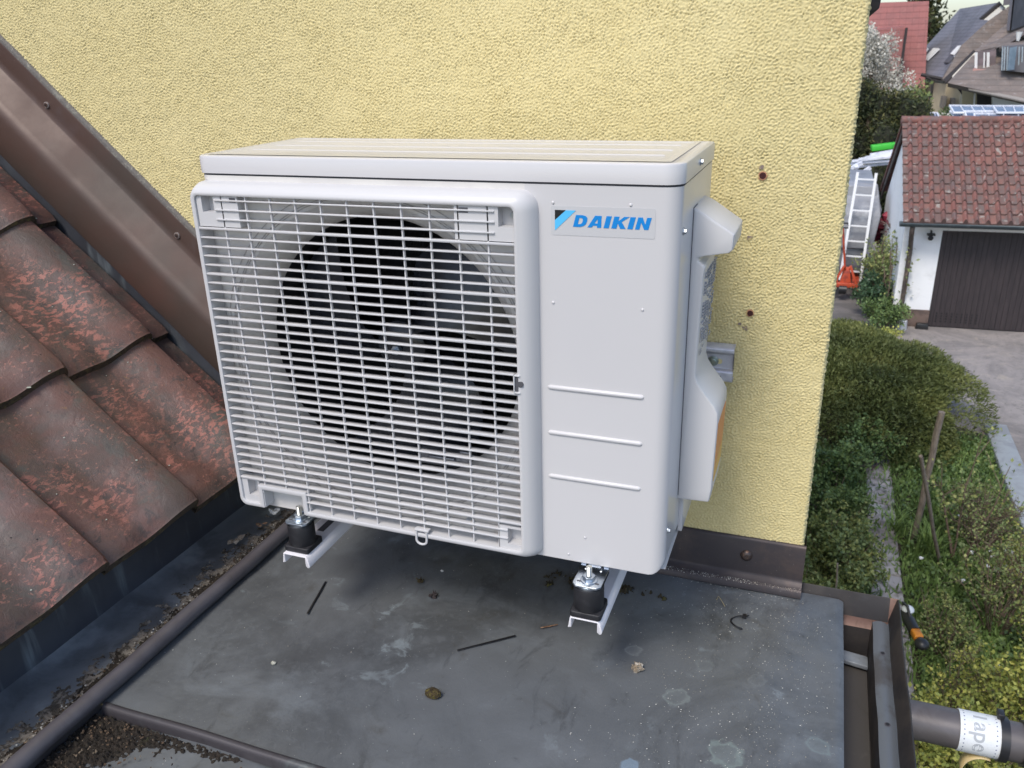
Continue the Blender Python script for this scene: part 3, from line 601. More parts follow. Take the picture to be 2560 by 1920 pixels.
# grille frame
G = -.0237
n_ = 5
outF = [(.0008, .0095, .012), (.0455, .0095, .002), (.0455, .0425, .0015), (.1192, .0420, .0015), (.1192, .0095, .002), (.4855, .0090, .012), (.4852, .5043, .012), (.0007, .5043, .010)]
inF = [(.0065, .0160, .008), (.0385, .0160, .002), (.0385, .0500, .0015), (.1265, .0500, .0015), (.1265, .0160, .002), (.4795, .0155, .007), (.4795, .4990, .007), (.0070, .4990, .006)]
baseO = [(.0012, .0070, .012), (.0455, .0070, .002), (.0455, .0430, .0015), (.1192, .0430, .0015), (.1192, .0030, .002), (.5035, .0020, .014), (.5035, .5165, .022), (.0012, .5165, .012)]
A0 = arcpoly(baseO, n_); A1 = arcpoly(outF, n_); A2 = arcpoly(inF, n_); m_ = len(A1)
def mixp(P_, Q_, t): return [(p[0]*(1-t)+q[0]*t, p[1]*(1-t)+q[1]*t) for p, q in zip(P_, Q_)]
b = MB()
lay = [(A0, .0), (mixp(A0, A1, .10), G*.45), (mixp(A0, A1, .55), G*.85), (mixp(A0, A1, .85), G*.965), (A1, G), (mixp(A1, A2, .25), G-.0008), (mixp(A1, A2, .75), G-.0008), (A2, G), (A2, G*.55), (A2, .016)]
for P_, y in lay: b.v += [(x, y, z) for x, z in P_]
for i in range(len(lay)-1):
    for j in range(m_): b.f.append((i*m_+j, i*m_+(j+1) % m_, (i+1)*m_+(j+1) % m_, (i+1)*m_+j)); b.mi.append(0)
gr = b.build('grille', plastic, ac, smooth=True, ang=32)
# slats and bars
rows = [.4533-.01315*k for k in range(-3, 31)] + [.4533-.01315*k for k in range(31, 33)]
sl = MB()
for k in range(-3, 33):
    z = .4533-.01315*k; x0, x1 = .0068, .4796
    if k < 0: x0, x1 = (.0385 if k < -1 else .0385), .4535
    if z < .0505: x0 = .1262
    if z < .050: x1 = .4585
    thick = .0022 if (k % 5) != 0 else .0034; dp = .0125
    sl.hexa([(x0, G+.0006, z-thick/2), (x1, G+.0006, z-thick/2), (x1, G+dp, z-thick*.4-.0008), (x0, G+dp, z-thick*.4-.0008), (x0, G+.0006, z+thick/2), (x1, G+.0006, z+thick/2), (x1, G+dp, z+thick*.4-.0008), (x0, G+dp, z+thick*.4-.0008)])
sl.build('slats', plastic, gr, bevel=.0004, seg=1)
vb = MB()
for k in range(11):
    x = .05+.03945*k; z0 = .0158 if x > .127 else .0502
    vb.box(x-.0009, x+.0009, G+.0030, G+.0070, z0, .4992)
vb.build('upright_bars', plastic, gr)
# corner blocks with square pockets
def pocket(x0, x1, z0, z1, px0, px1, pz0, pz1):
    cb = MB()
    yf = G+.003; yb = G+.021
    for (a_, b_, c_, d_) in ((x0, px0, z0, z1), (px1, x1, z0, z1), (px0, px1, z0, pz0), (px0, px1, pz1, z1)):
        if b_-a_ > 1e-4 and d_-c_ > 1e-4: cb.box(a_, b_, yf, yb, c_, d_)
    cb.box(px0, px1, yb-.002, yb, pz0, pz1); cb.build('corner_block', plastic, gr)
pocket(.0075, .0765, .4560, .4988, .0165, .0365, .4760, .4982)
pocket(.4000, .4792, .4560, .4988, .4585, .4785, .4740, .4980)
pocket(.0068, .0383, .0162, .0560, .0175, .0365, .0275, .0545)
pocket(.4445, .4792, .0158, .0520, .4580, .4785, .0235, .0485)
dk = MB(); dk.box(.0640, .0740, G+.0026, G+.004, .4905, .4965); dk.build('slot', seam, gr); dk = MB(); dk.box(.4065, .4190, G+.0026, G+.004, .4895, .4960); dk.build('slot', seam, gr)
# notch ledge behind the cut-out
b = MB(); b.box(.0462, .1188, -.0205, -.0030, .0400, .0412); b.box(.0456, .0468, -.022, -.001, .010, .041); b.build('notch_wall', plastic, gr)
# small hook loops
def loop(name, pts, r): b = MB(); b.tube(pts, r, 8); return b.build(name, plastic, gr, smooth=True)
loop('hook', [(.3145, G-.001, .0215), (.3145, G-.002, .006)]+[(.3228-.0083*math.cos(t), G-.002, .005-.0065*math.sin(t)) for t in [math.pi*k/8 for k in range(9)]]+[(.3311, G-.001, .0215)], .0018)
b = MB(); b.box(.3125, .3350, G-.003, G+.006, .0205, .0235); b.build('hook_tab', plastic, gr, bevel=.0005); b = MB(); b.box(.4745, .4762, G-.003, G+.008, .2590, .2840); b.box(.4745, .4835, G-.003, G+.008, .2822, .2840); b.box(.4745, .4835, G-.003, G+.008, .2585, .2602); b.build('hook_tab', plastic, gr, bevel=.0005)
b = MB(); b.box(.4772, .4808, G-.0012, G+.004, .2615, .2810); b.extrude([(.4835+.0042*math.cos(t), .2712+.0042*math.sin(t)) for t in [6.283*k/16 for k in range(16)]], G-.0013, G+.002, 'y'); b.build('hook_gap', seam, gr)
b = MB(); b.tube([(.3935, G+.012, .044), (.3935, G+.017, .044)], .004, 10); b.build('screw', chrome, gr); b = MB(); b.tube([(.476, G+.006, .4885), (.476, G+.014, .4885)], .0036, 10); b.build('screw', chrome, gr)

# side panel line, screws, valve cover
b = MB(); b.box(X1-.0002, X1+.0007, .0985, .0998, .075, .4845)
b.hexa([(X1-.0002, .0985, .4838), (X1+.0007, .0985, .4838), (X1+.0007, .13, .4838), (X1-.0002, .13, .4838), (X1-.0002, .0985, .4848), (X1+.0007, .0985, .4848), (X1+.0007, .13, .4848), (X1-.0002, .13, .4848)]); b.build('panel_gap', seam, ac)
cov = [(.6745, .4840), (.6800, .4822), (.6870, .4790), (.7250, .4540), (.7268, .4515), (.7263, .4330), (.7225, .4290), (.6950, .4240), (.6865, .4215), (.6850, .4185), (.6860, .4150), (.6920, .4110), (.6935, .4070), (.6925, .3990), (.6900, .2900), (.6900, .2600), (.6930, .2500), (.7010, .2380), (.7170, .2180), (.7225, .2080), (.7235, .1980), (.7215, .0900), (.7195, .0720), (.7180, .0690), (.6745, .0670)]
b = MB(); n = len(cov); ya, yb = .1000, .2000
def inset(P_, d): # shrink the protruding outline towards the casing side
    return [(p[0]-d if p[0] > .68 else p[0], p[1]+(-d if i < 3 else (d if i > n-3 else 0))) for i, p in enumerate(P_)]
for P_, y in ((inset(cov, .0035), ya), (inset(cov, .0010), ya+.0008), (cov, ya+.0035), (cov, yb)): b.v += [(x, y, z) for x, z in P_]
for i in range(3):
    for j in range(n): b.f.append((i*n+j, (i+1)*n+j, (i+1)*n+(j+1) % n, i*n+(j+1) % n)); b.mi.append(0)
b.f.append(tuple(range(n))); b.f.append(tuple(3*n+j for j in reversed(range(n)))); b.mi += [0, 0]
cv = b.build('valve_cover', plast2, ac, bevel=.0022, seg=3, ang=25)
b = MB(); rows_ = 26
for k in range(rows_):
    z = .395-.0044*k
    if k in (8, 16): continue
    for q in range(5): 
        if random.random() < .8: b.box(.6915, .6922+(z-.29)*.0235, .112+q*.022, .112+q*.022+.008+.010*random.random(), z, z+.0019)
b.build('printed_lines', m1('faint_print', (.36, .36, .38), (), .6), cv)
b = MB()
og = m1('orange_label', (.75, .28, .08), [((.78, .5, .12), 120, .48, .55, 'wave', .8)], .5)
b.hexa([(.7205, .108, .100), (.7224, .108, .100), (.7224, .192, .100), (.7205, .192, .100), (.7220, .108, .190), (.7240, .108, .190), (.7240, .192, .190), (.7220, .192, .190)]); b.build('warning_label', og, cv)
scr = m1('screw_steel', (.38, .42, .46), (), .4, metal=.9)
def hexscrew(x, y, z, d, parent):
    b = MB(); r = .0034
    if d == 'x': b.extrude([(y+.0046*math.cos(.52*k), z+.0046*math.sin(.52*k)) for k in range(12)], x, x+.0012, 'x'); b.extrude([(y+r*math.cos(1.047*k), z+r*math.sin(1.047*k)) for k in range(6)], x+.0012, x+.004, 'x')
    return b.build('screw', scr, parent)
hexscrew(X1+.0018, .122, .5377, 'x', lo); hexscrew(X1, .026, .4690, 'x', ac); hexscrew(X1, .022, .062, 'x', ac)
# rear lower plate under the cover
b = MB(); b.box(X1-.001, X1+.006, .118, .2500, .004, .075); b.build('valve_plate', white, ac, bevel=.001)

# mounting feet of the unit
def foot(x0, x1, y0, y1):
    f = MB(); xm = (x0+x1)/2; z = -.0105
    pts = arcpoly([(x0, y0+.006, .004), (x0+.005, y0, .003), (x1-.005, y0, .003), (x1, y0+.006, .004), (x1, y1, .0005), (x0, y1, .0005)], 3)
    f.extrude(pts, z-.003, z, 'z')
    f.hexa([(x0, y1-.001, z-.003), (x1, y1-.001, z-.003), (x1, y1+.014, .004), (x0, y1+.014, .004), (x0, y1-.001, z), (x1, y1-.001, z), (x1, y1+.012, .004), (x0, y1+.012, .004)])
    f.box(x0, x1, y1+.012, .235, .0005, .0030)
    for xx in (xm-.011, xm+.011): f.hexa([(xx-.003, y1-.010, z-.001), (xx+.003, y1-.010, z-.001), (xx+.003, y1+.004, z-.001), (xx-.003, y1+.004, z-.001), (xx-.001, y1-.009, z+.0006), (xx+.001, y1-.009, z+.0006), (xx+.001, y1+.003, z+.005), (xx-.001, y1+.003, z+.005)])
    o = f.build('mounting_foot', chrome, ac, bevel=.0012); g = MB()
    for xx in (xm-.0125, xm+.0135): g.extrude([(xx+.0032*math.cos(.6283*k), y0+.011+.0018*math.sin(.6283*k)) for k in range(10)], z-.0002, z+.0003, 'z')
    g.build('foot_hole', seam, o)
foot(.5570, .5975, -.0400, .010); foot(.0770, .1165, -.0250, .010)

# rubber buffers with bolt and nut
def buffer(x, y, label):
    t = thing('rubber_buffer', label, 'vibration damper', (x, y, -.062), 'rubber buffers under the unit')
    b = MB(); b.extrude(arcpoly([(x-.0225, y-.0215, .005), (x+.0225, y-.0215, .005), (x+.0225, y+.0235, .005), (x-.0225, y+.0235, .005)], 4), -.0615, -.0520, 'z'); b.build('base_pad', black, t, bevel=.0015)
    b = MB(); b.tube([(x, y, -.0525), (x, y, -.0515), (x, y, -.018), (x, y, -.0165)], [.0208, .0214, .0212, .0204], 36); b.build('cylinder', black, t, smooth=True, ang=50)
    b = MB(); b.tube([(x, y, -.0167), (x, y, -.0138)], .0186, 30); b.build('washer_disc', chrome, t, smooth=True, ang=50)
    b = MB(); n = 44
    b.tube([(x, y, -.0100+.0215*k/n) for k in range(n+1)], [.0037+(.0005 if k % 2 else 0) for k in range(n+1)], 14); bo = b.build('threaded_bolt', m1('bolt_steel', (.6, .6, .55), (), .35, metal=.9), t, smooth=True, ang=20)
    b = MB(); b.tube([(x, y, -.0103), (x, y, -.0090)], .0122, 24); b.extrude([(x+.0092*math.cos(1.047*k+.3), y+.0092*math.sin(1.047*k+.3)) for k in range(6)], -.0090, -.0030, 'z'); b.build('nut', chrome, bo, bevel=.0005)
buffer(.5775, -.0225, 'black rubber buffer with bolt under the right front corner of the unit')
buffer(.0965, -.0065, 'black rubber buffer with bolt under the left front corner of the unit')

# wall bracket: two arms and a rail
wb = thing('wall_bracket', 'light grey steel wall bracket with two arms carrying the unit', 'bracket', (.34, YW, -.07))
def arm(x0, x1, yf):
    t = .0022; zt = -.0620; h = .0175; pr = [(x0-.0022, zt-h+.002), (x0-.0030, zt-h-.0005), (x0-.0008, zt-h-.0012), (x0, zt-h), (x0+t, zt-h), (x0+t, zt-t), (x1-t, zt-t), (x1-t, zt-h), (x1+.0010, zt-h-.0030), (x1+.0040, zt-h-.0022), (x1+.0052, zt-h+.0016), (x1+.0022, zt-.0030), (x1-.001, zt), (x0+.001, zt), (x0, zt-.001)]
    b = MB(); b.extrude(pr, yf, YW-.002, 'y'); o = b.build('arm', grey_paint, wb, bevel=.0006)
    c = MB(); c.box((x0+x1)/2-.006, (x0+x1)/2+.006, yf+.075, yf+.12, zt-.0004, zt+.0003); c.build('slot', seam, o)
    b = MB(); b.box(x0, x1, YW-.040, YW-.034, -.06, .235); b.build('upright', grey_paint, wb, bevel=.001)
arm(.5560, .5975, -.0440); arm(.0755, .1180, -.0335)
yf = .3120; pr = [(yf+.026, .2290), (yf+.004, .2290), (yf, .2262), (yf, .2215), (yf+.0060, .2160), (yf+.0060, .1930), (yf, .1875), (yf, .1735), (yf+.004, .1705), (yf+.026, .1705)]
b = MB(); prc = pr+[(p[0]+(.002 if 1 < i < 8 else 0), p[1]+(-.002 if i < 5 else .002)) for i, p in reversed(list(enumerate(pr)))]
b.extrude(prc, -.02, .7200, 'x'); rail = b.build('rail', m1('rail_grey', (.62, .62, .66), [((.44, .44, .5), 30, .4, .7)], .4, metal=.3), wb, bevel=.0008)
b = MB(); b.extrude(arcpoly([(.6835, .2000, .0039), (.7020, .2000, .0039), (.7020, .2085, .0039), (.6835, .2085, .0039)], 4), yf+.0052, yf+.0062, 'y'); b.build('slot', stucco, rail)
b = MB(); b.extrude([(.6880+.0085*math.cos(.3927*k), .2045+.0085*math.sin(.3927*k)) for k in range(16)], yf+.0035, yf+.0052, 'y'); b.extrude([(.6880+.0062*math.cos(1.047*k), .2045+.0062*math.sin(1.047*k)) for k in range(6)], yf-.001, yf+.0036, 'y'); b.build('bolt', m1('hex_steel', (.35, .42, .42), (), .3, metal=.9), rail, bevel=.0005)
text_shape('printed_number', '75', .0085, lambda u, v, w_: (.6985+u, yf-.0004+w_, .1785+v), blk, rail, .0003, .0001)
# ---------------- debris on the roof ----------------
def dirt(name, label, xr, yr, f, z, mt, step=.0016, amp=.0035, v=1):
    """heightfield lump: f(X, Y) > 0 where the soil lies; only that part is kept"""
    nx, ny = int((xr[1]-xr[0])/step), int((yr[1]-yr[0])/step); X_, Y_ = np.meshgrid(np.linspace(*xr, nx), np.linspace(*yr, ny))
    n1 = fnoise(nx, ny, step, .012, .5); n2 = fnoise(nx, ny, step, .045, .5); n3 = fnoise(nx, ny, step, .0050, .3)
    z = z(X_) if callable(z) else z; m_ = f(X_, Y_)+.35*n2+.22*n1
    H = np.clip(m_, 0, .8)*amp*(1+.35*n1+.25*n3*v)+np.clip(m_, 0, .3)*.0012*n3
    keep = (m_ > -.05); Z_ = z+H; F = grid_faces(nx, ny); k = keep.ravel()[F].all(1); F = F[k]
    V = np.stack([X_, Y_, Z_], -1).reshape(-1, 3); us = np.unique(F); mp = np.zeros(len(V), dtype=int); mp[us] = np.arange(len(us))
    o = npmesh(name, V[us], mp[F], mt, None, False); tag(o, label, 'soil', kind='stuff'); return o
def gband(X, Y): return .75-np.abs((X+.148)/.030)+.5*np.sin(Y*14)*.5
dirt('gutter_silt', 'pale silt lying along the rolled gutter edge', (-.205, -.122), (-.45, .32), lambda X, Y: .95-np.abs((X+.143+.006*np.sin(Y*17))/.040), lambda X: np.interp(X, [-.235, -.16, -.135, -.126], [-.2215, -.2200, -.2165, -.205])+.0004, sand, amp=.0022)
dirt('gutter_soil', 'dark crumbly soil collected along the gutter edge', (-.20, -.122), (-.45, .30), lambda X, Y: .75-np.abs((X+.139)/.020)+.45*np.sin(Y*27+1), lambda X: np.interp(X, [-.235, -.16, -.135, -.126], [-.2215, -.2200, -.2165, -.205])+.0010, soil, amp=.0040)
dirt('roof_soil', 'dark damp soil heap in the corner of the lower roof sheet', (-.125, .30), (-.62, -.279), lambda X, Y: 1.0*np.clip((.03+1.15*(Y+.300)-X+.10*np.exp(-((Y+.28)/.018)**2))/.03, -1, 1), ZR-.0150, soil, step=.0015, amp=.0055)
dirt('wall_soil', 'soil and moss gathered on the roof behind the unit', (.40, .66), (.15, .33), lambda X, Y: .55-np.abs((Y-.245)/.035)-np.abs((X-.52)/.07)*.6, ZR+.0006, m1('moss_soil', (.04, .03, .015), [((.10, .085, .02), 60, .5, .65, 'fine', .9), ((.25, .18, .1), 160, .66, .72, 'fine', .6)], .95, [(200, .003, 'fine')]), amp=.009)
# loose grit: far too many to count
P = []
for k in range(2200):
    u = random.random()
    if u < .62: x, y = random.triangular(.55, .93, .86), random.uniform(-.25, .315)
    elif u < .8: x, y = random.uniform(.60, .86), .3245-abs(random.gauss(0, .006))
    else: x, y = random.uniform(-.09, .93), random.uniform(-.45, .33)
    P.append((x, y))
gt = MB()
for x, y in P:
    r = random.choice((.0003, .0004, .0004, .0005, .0006, .0009)); z = ZR+.0012 if y > -.26 else ZR-.0125
    if y > .316: z = -.2035+(y-.3185)*.3+.0015
    gt.sphere((x, y, z), (r, r, r*.6), 5, jit=.4)
for k in range(500): gt.sphere((random.gauss(-.145, .012), random.uniform(-.42, .3), -.2175+random.random()*.002), random.choice((.0005, .0007, .001, .0016)), 5, jit=.5)
o = gt.build('grit', m1('pale_grit', (.62, .61, .56), [((.4, .36, .3), 8, .45, .6)], .8)); tag(o, 'white grit sprinkled over the roof sheet', 'grit', kind='stuff')
ch = MB()
for k in range(420):
    u = random.random()
    if u < .55: x, y, z = random.gauss(-.145, .010), random.uniform(-.45, .26), -.2155
    else: x, y, z = -.10+abs(random.gauss(0, .09)), -.285-abs(random.gauss(0, .09)), ZR-.006
    a_ = random.random()*6.28; l = random.uniform(.001, .004); w_ = l*random.uniform(.3, .8)
    ch.hexa([(x+math.cos(a_)*l*sx-math.sin(a_)*w_*sy, y+math.sin(a_)*l*sx+math.cos(a_)*w_*sy, z+q+random.random()*.0012) for q in (0, .0012) for sx, sy in ((-.5, -.5), (.5, -.5), (.5, .5), (-.5, .5))])
o = ch.build('bark_chips', m1('chip_brown', (.10, .065, .04), [((.22, .17, .12), 30, .5, .6), ((.03, .02, .015), 45, .5, .6)], .9)); tag(o, 'small bark chips and leaf scraps in the gutter dirt', 'debris', kind='stuff')
# single pieces
def poly_tube(name, label, cat, pts, r, mt, n=8, group=None):
    b = MB(); b.tube(pts, r, n); o = b.build(name, mt, None, smooth=True, ang=60); tag(o, label, cat, group); return o
def rz(x, y): return ZR+.0022
def roofp(x, y, dz=.003):
    p = onz(x, y, ZR+dz); return (p.x, p.y, p.z)
def strap(name, label, A, B, w_, group=None):
    b = MB(); b.beam(A, B, w_, .0013); o = b.build(name, m1('black_nylon', (.010, .010, .012), (), .35), None, bevel=.0004); tag(o, label, 'cable tie', group)
strap('cable_tie_end', 'straight black cut off plastic strip on the roof below the fan grille', roofp(704, 1256), roofp(664, 1326, .0015), .0034, 'black plastic strips cut off on the roof')
strap('cable_tie_end', 'longer black cut off plastic strip lying level in the middle of the roof', roofp(988, 1405), roofp(1114, 1373), .0036, 'black plastic strips cut off on the roof')
c0 = Vector(roofp(1601, 1344, .004)); pts = [(c0.x+.0155*math.cos(t)-.001, c0.y+.0165*math.sin(t), c0.z+.002*math.sin(t*2)) for t in [math.radians(80+k*16) for k in range(14)]]
b = MB(); b.tube(pts, [.0014]*12+[.0018, .0012], 8); e_ = Vector(pts[0]); b.box(e_.x-.001, e_.x+.005, e_.y-.003, e_.y+.003, e_.z-.002, e_.z+.003); b.tube([e_+Vector((.004, .001, 0)), e_+Vector((.009, -.001, .004))], .0011, 6)
o = b.build('curled_cable_tie', m1('black_nylon_2', (.010, .010, .012), (), .35), None, smooth=True); tag(o, 'curled black cable tie on the right part of the roof', 'cable tie')
def lump(name, label, cat, x, y, r, mt, jit=.5, n=14, spikes=0):
    p = Vector(roofp(x, y, .001)); b = MB(); k0 = len(b.v)
    b.sphere(p+Vector((0, 0, r[2]*.55)), r, n, jit=jit)
    for s in range(spikes):
        a_ = random.random()*6.28; d = Vector((math.cos(a_), math.sin(a_), random.uniform(.2, 1.1)))*r[0]; b.tube([p+Vector((0, 0, r[2]*.5))+d*.3, p+Vector((0, 0, r[2]*.5))+d*1.15], [r[0]*.32, r[0]*.08], 5)
    o = b.build(name, mt, None, smooth=True, ang=25); tag(o, label, cat); return o
moss = m1('moss', (.055, .038, .015), [((.12, .10, .02), 160, .48, .6, 'fine', .9), ((.02, .014, .01), 90, .5, .62, 'fine', .8)], .95, [(300, .003, 'fine')])
mc = lump('moss_clump', 'brown green moss clump lying on the lower middle of the roof', 'moss', 936, 1502, (.0125, .0085, .0075), moss, .22, 18)
b = MB(); pp = Vector(roofp(936, 1502, .001)); n_s = 260
Pp = np.array([[pp.x+random.gauss(0, .0055), pp.y+random.gauss(0, .004), pp.z+.0075+random.gauss(0, .0012)] for _ in range(n_s)]); V_, F_ = leaves(Pp, .0022, .35, .8); npmesh('moss_tips', V_, F_, moss, mc)
lump('moss_clump', 'tiny dark moss tuft near the top left of the roof sheet', 'moss', 908, 1257, (.0065, .0045, .003), moss, .5, 12, 4)
lump('lichen_piece', 'pale crumbled stone scrap with a point on the roof', 'stone scrap', 1378, 1447, (.0085, .0075, .0075), m1('pale_scrap', (.34, .27, .19), [((.6, .55, .47), 150, .5, .6, 'fine', .9), ((.06, .04, .03), 240, .56, .64, 'fine', .8)], .9, [(400, .002, 'fine')]), .7, 12, 7)
lump('pebble', 'small pale pebble left of the unit beside the rolled gutter edge', 'pebble', 591, 1434, (.0045, .0035, .003), m1('pebble_grey', (.3, .3, .25), [((.45, .44, .38), 200, .5, .6)], .8), .2, 10)
lump('pebble', 'small white pebble on the roof under the fan grille', 'pebble', 955, 1234, (.0033, .0025, .002), m1('pebble_white', (.62, .6, .55), (), .8), .3, 8)
twm = m1('twig_brown', (.12, .06, .03), [((.25, .15, .09), 90, .5, .6)], .85)
poly_tube('twig', 'short brown twig beside the longer black strip', 'twig', [roofp(1168, 1356), roofp(1185, 1353), roofp(1205, 1349)], [.0011, .0014, .0009], twm, 6)
poly_tube('plant_stalk', 'thin pale curled stalk right of the front buffer', 'stalk', [roofp(1548, 1296, .002), roofp(1552, 1288, .003), roofp(1557, 1294, .002), roofp(1566, 1310, .002)], .0005, m1('stalk', (.4, .33, .18), (), .8), 5)
# withered leaf and white scraps in the gutter
def scrap(name, label, P0, size, mt, n, cat='leaf'):
    b = MB()
    for k in range(n):
        c_ = Vector(P0)+Vector((random.gauss(0, size*.5), random.gauss(0, size*.5), random.random()*size*.4)); m__ = 7; ring = [tuple(c_+Vector((math.cos(6.28*j/m__)*size*random.uniform(.3, .8), math.sin(6.28*j/m__)*size*random.uniform(.3, .8), random.uniform(-.25, .25)*size))) for j in range(m__)]
        b.add(ring+[tuple(c_+Vector((0, 0, size*.12)))], [(j, (j+1) % m__, m__) for j in range(m__)])
    o = b.build(name, mt, None, solid=.0006); tag(o, label, cat)
def gp(x, y, z=-.2135): p = onz(x, y, z); return (p.x, p.y, p.z)
scrap('lichen_scraps', 'white flaky scraps in the gutter left of the front buffer', gp(596, 1106, -.200), .011, m1('scrap_white', (.66, .68, .68), [((.45, .45, .42), 120, .5, .6)], .8), 5, 'scrap')
scrap('dry_leaf', 'pale crumpled dry leaf lying in the gutter dirt', gp(510, 1168, -.205), .014, m1('leaf_dry', (.30, .25, .20), [((.45, .4, .33), 90, .5, .6, 'fine')], .9), 4)
scrap('brown_leaf', 'brown torn leaf in the gutter above the pale crumpled one', gp(562, 1135, -.205), .010, m1('leaf_brown', (.20, .12, .08), [((.3, .22, .15), 90, .5, .6, 'fine')], .9), 3)
lump('withered_flower', 'dark dried tangle on the roof left of the middle', 'plant scrap', 936, 1288, (.007, .006, .002), m1('dried_dark', (.045, .035, .035), (), .9), .9, 10, 9)
# lichen discs on the tiles
lc = m1('lichen_pale', (.42, .45, .40), [((.25, .27, .2), 300, .5, .62, 'fine')], .9)
# ---------------- garden ----------------
gd = mat('garden_soil', (.05, .04, .028), [((.035, .055, .018), 1.2, .42, .6, 'fine', .8), ((.09, .075, .055), 6, .5, .7, 'fine', .7)], .95, [(12, .03, 'fine')])[0]
b = MB(); b.add([(-200, -60, ZG), (260, -60, ZG), (260, 420, ZG), (-200, 420, ZG)], [(0, 1, 2, 3)]); tag(b.build('ground', gd), None, None, kind='structure')
gravel = m1('gravel', (.31, .28, .265), [((.20, .185, .18), .9, .42, .6, 'fine', .9), ((.50, .45, .38), .7, .60, .70, 'fine', .6, (1, 3, 1)), ((.40, .35, .29), 3, .55, .7, 'fine', .7), ((.12, .11, .10), 14, .54, .68, 'fine', .6), ((.55, .52, .48), 22, .68, .74, 'noise', .7)], .95, [(30, .01, 'fine')])
b = MB(); b.add([(3.66, 3.5, ZG+.008), (30, 3.5, ZG+.008), (30, 26, ZG+.008), (-1, 26, ZG+.008), (-1, 13.2, ZG+.008), (1.2, 12.9, ZG+.008), (3.40, 11.4, ZG+.008)], [(0, 1, 2, 3, 4, 5, 6)]); tag(b.build('driveway', gravel), kind='structure')
b = MB(); b.add([(-1, 14.9, ZG+.014), (2.0, 15.0, ZG+.014), (1.95, 24, ZG+.014), (-1, 24, ZG+.014)], [(0, 1, 2, 3)]); tag(b.build('yard_paving', m1('yard_slabs', (.17, .155, .15), [((.10, .095, .09), 1.5, .42, .6, 'fine', .8), ((.26, .24, .22), 6, .6, .7, 'fine', .6)], .95)), kind='structure')
concr = m1('concrete', (.33, .36, .38), [((.24, .25, .27), 3, .42, .6, 'fine', .7), ((.5, .53, .55), 12, .6, .7, 'fine', .6)], .9, [(30, .004, 'fine')])
b = MB(); b.box(3.36, 3.66, 3.5, 11.7, ZG-.1, ZG+.10); tag(b.build('concrete_kerb', concr, bevel=.015), 'pale concrete strip between the garden bed and the gravel drive', 'kerb')
slab = m1('path_slab', (.42, .40, .41), [((.17, .15, .15), 3, .42, .6, 'fine', .8), ((.42, .4, .42), 12, .6, .7, 'fine', .6), ((.06, .09, .03), 6, .6, .7, 'fine', .6)], .9, [(25, .006, 'fine')])
b = MB()
for k in range(13):
    y = 3.7+k*.52; q = random.uniform(-.012, .012); b.box(1.72+q, 2.03+q, y, y+.50, ZG-.02, ZG+.03)
tag(b.build('garden_path', slab, bevel=.012), kind='structure')
def lm(name, c, tr=.0, rough=.55):
    M, (n, L, bs, tc, cur) = mat(name, (0, 0, 0), (), rough, attr=c, spec=.3)
    return M
g_jun = lm('juniper_green', [(0.054, 0.070, 0.026), (0.126, 0.150, 0.046), (0.240, 0.246, 0.078)])
g_leaf = lm('leaf_green', [(0.054, 0.090, 0.036), (0.102, 0.162, 0.054), (0.204, 0.276, 0.090)])
g_yel = lm('leaf_yellow_green', [(0.11, 0.15, 0.042), (0.27, 0.30, 0.075), (0.50, 0.48, 0.12)])
g_mix = lm('leaf_mixed', [(0.078, 0.114, 0.048), (0.174, 0.222, 0.078), (0.360, 0.372, 0.132)])
g_grass = lm('grass_green', [(0.072, 0.120, 0.038), (0.138, 0.222, 0.066), (0.228, 0.324, 0.102)])
g_dark = lm('conifer_green', [(.024, .036, .018), (.065, .075, .028), (.18, .165, .055)])
g_ivy = lm('ivy_green', [(0.022, 0.048, 0.026), (0.042, 0.084, 0.042), (0.096, 0.156, 0.072)], rough=.35)
g_white = lm('blossom', [(.32, .30, .26), (.55, .53, .46), (.75, .73, .66)])
bark = m1('bark', (.17, .12, .09), [((.2, .15, .11), 20, .5, .65, 'fine'), ((.05, .035, .025), 40, .5, .65, 'fine')], .9)
wood = m1('grey_wood', (.26, .21, .17), [((.14, .11, .09), 9, .45, .6, 'fine', .8, (6, 6, 1)), ((.4, .36, .33), 30, .6, .7, 'fine', .6)], .85)
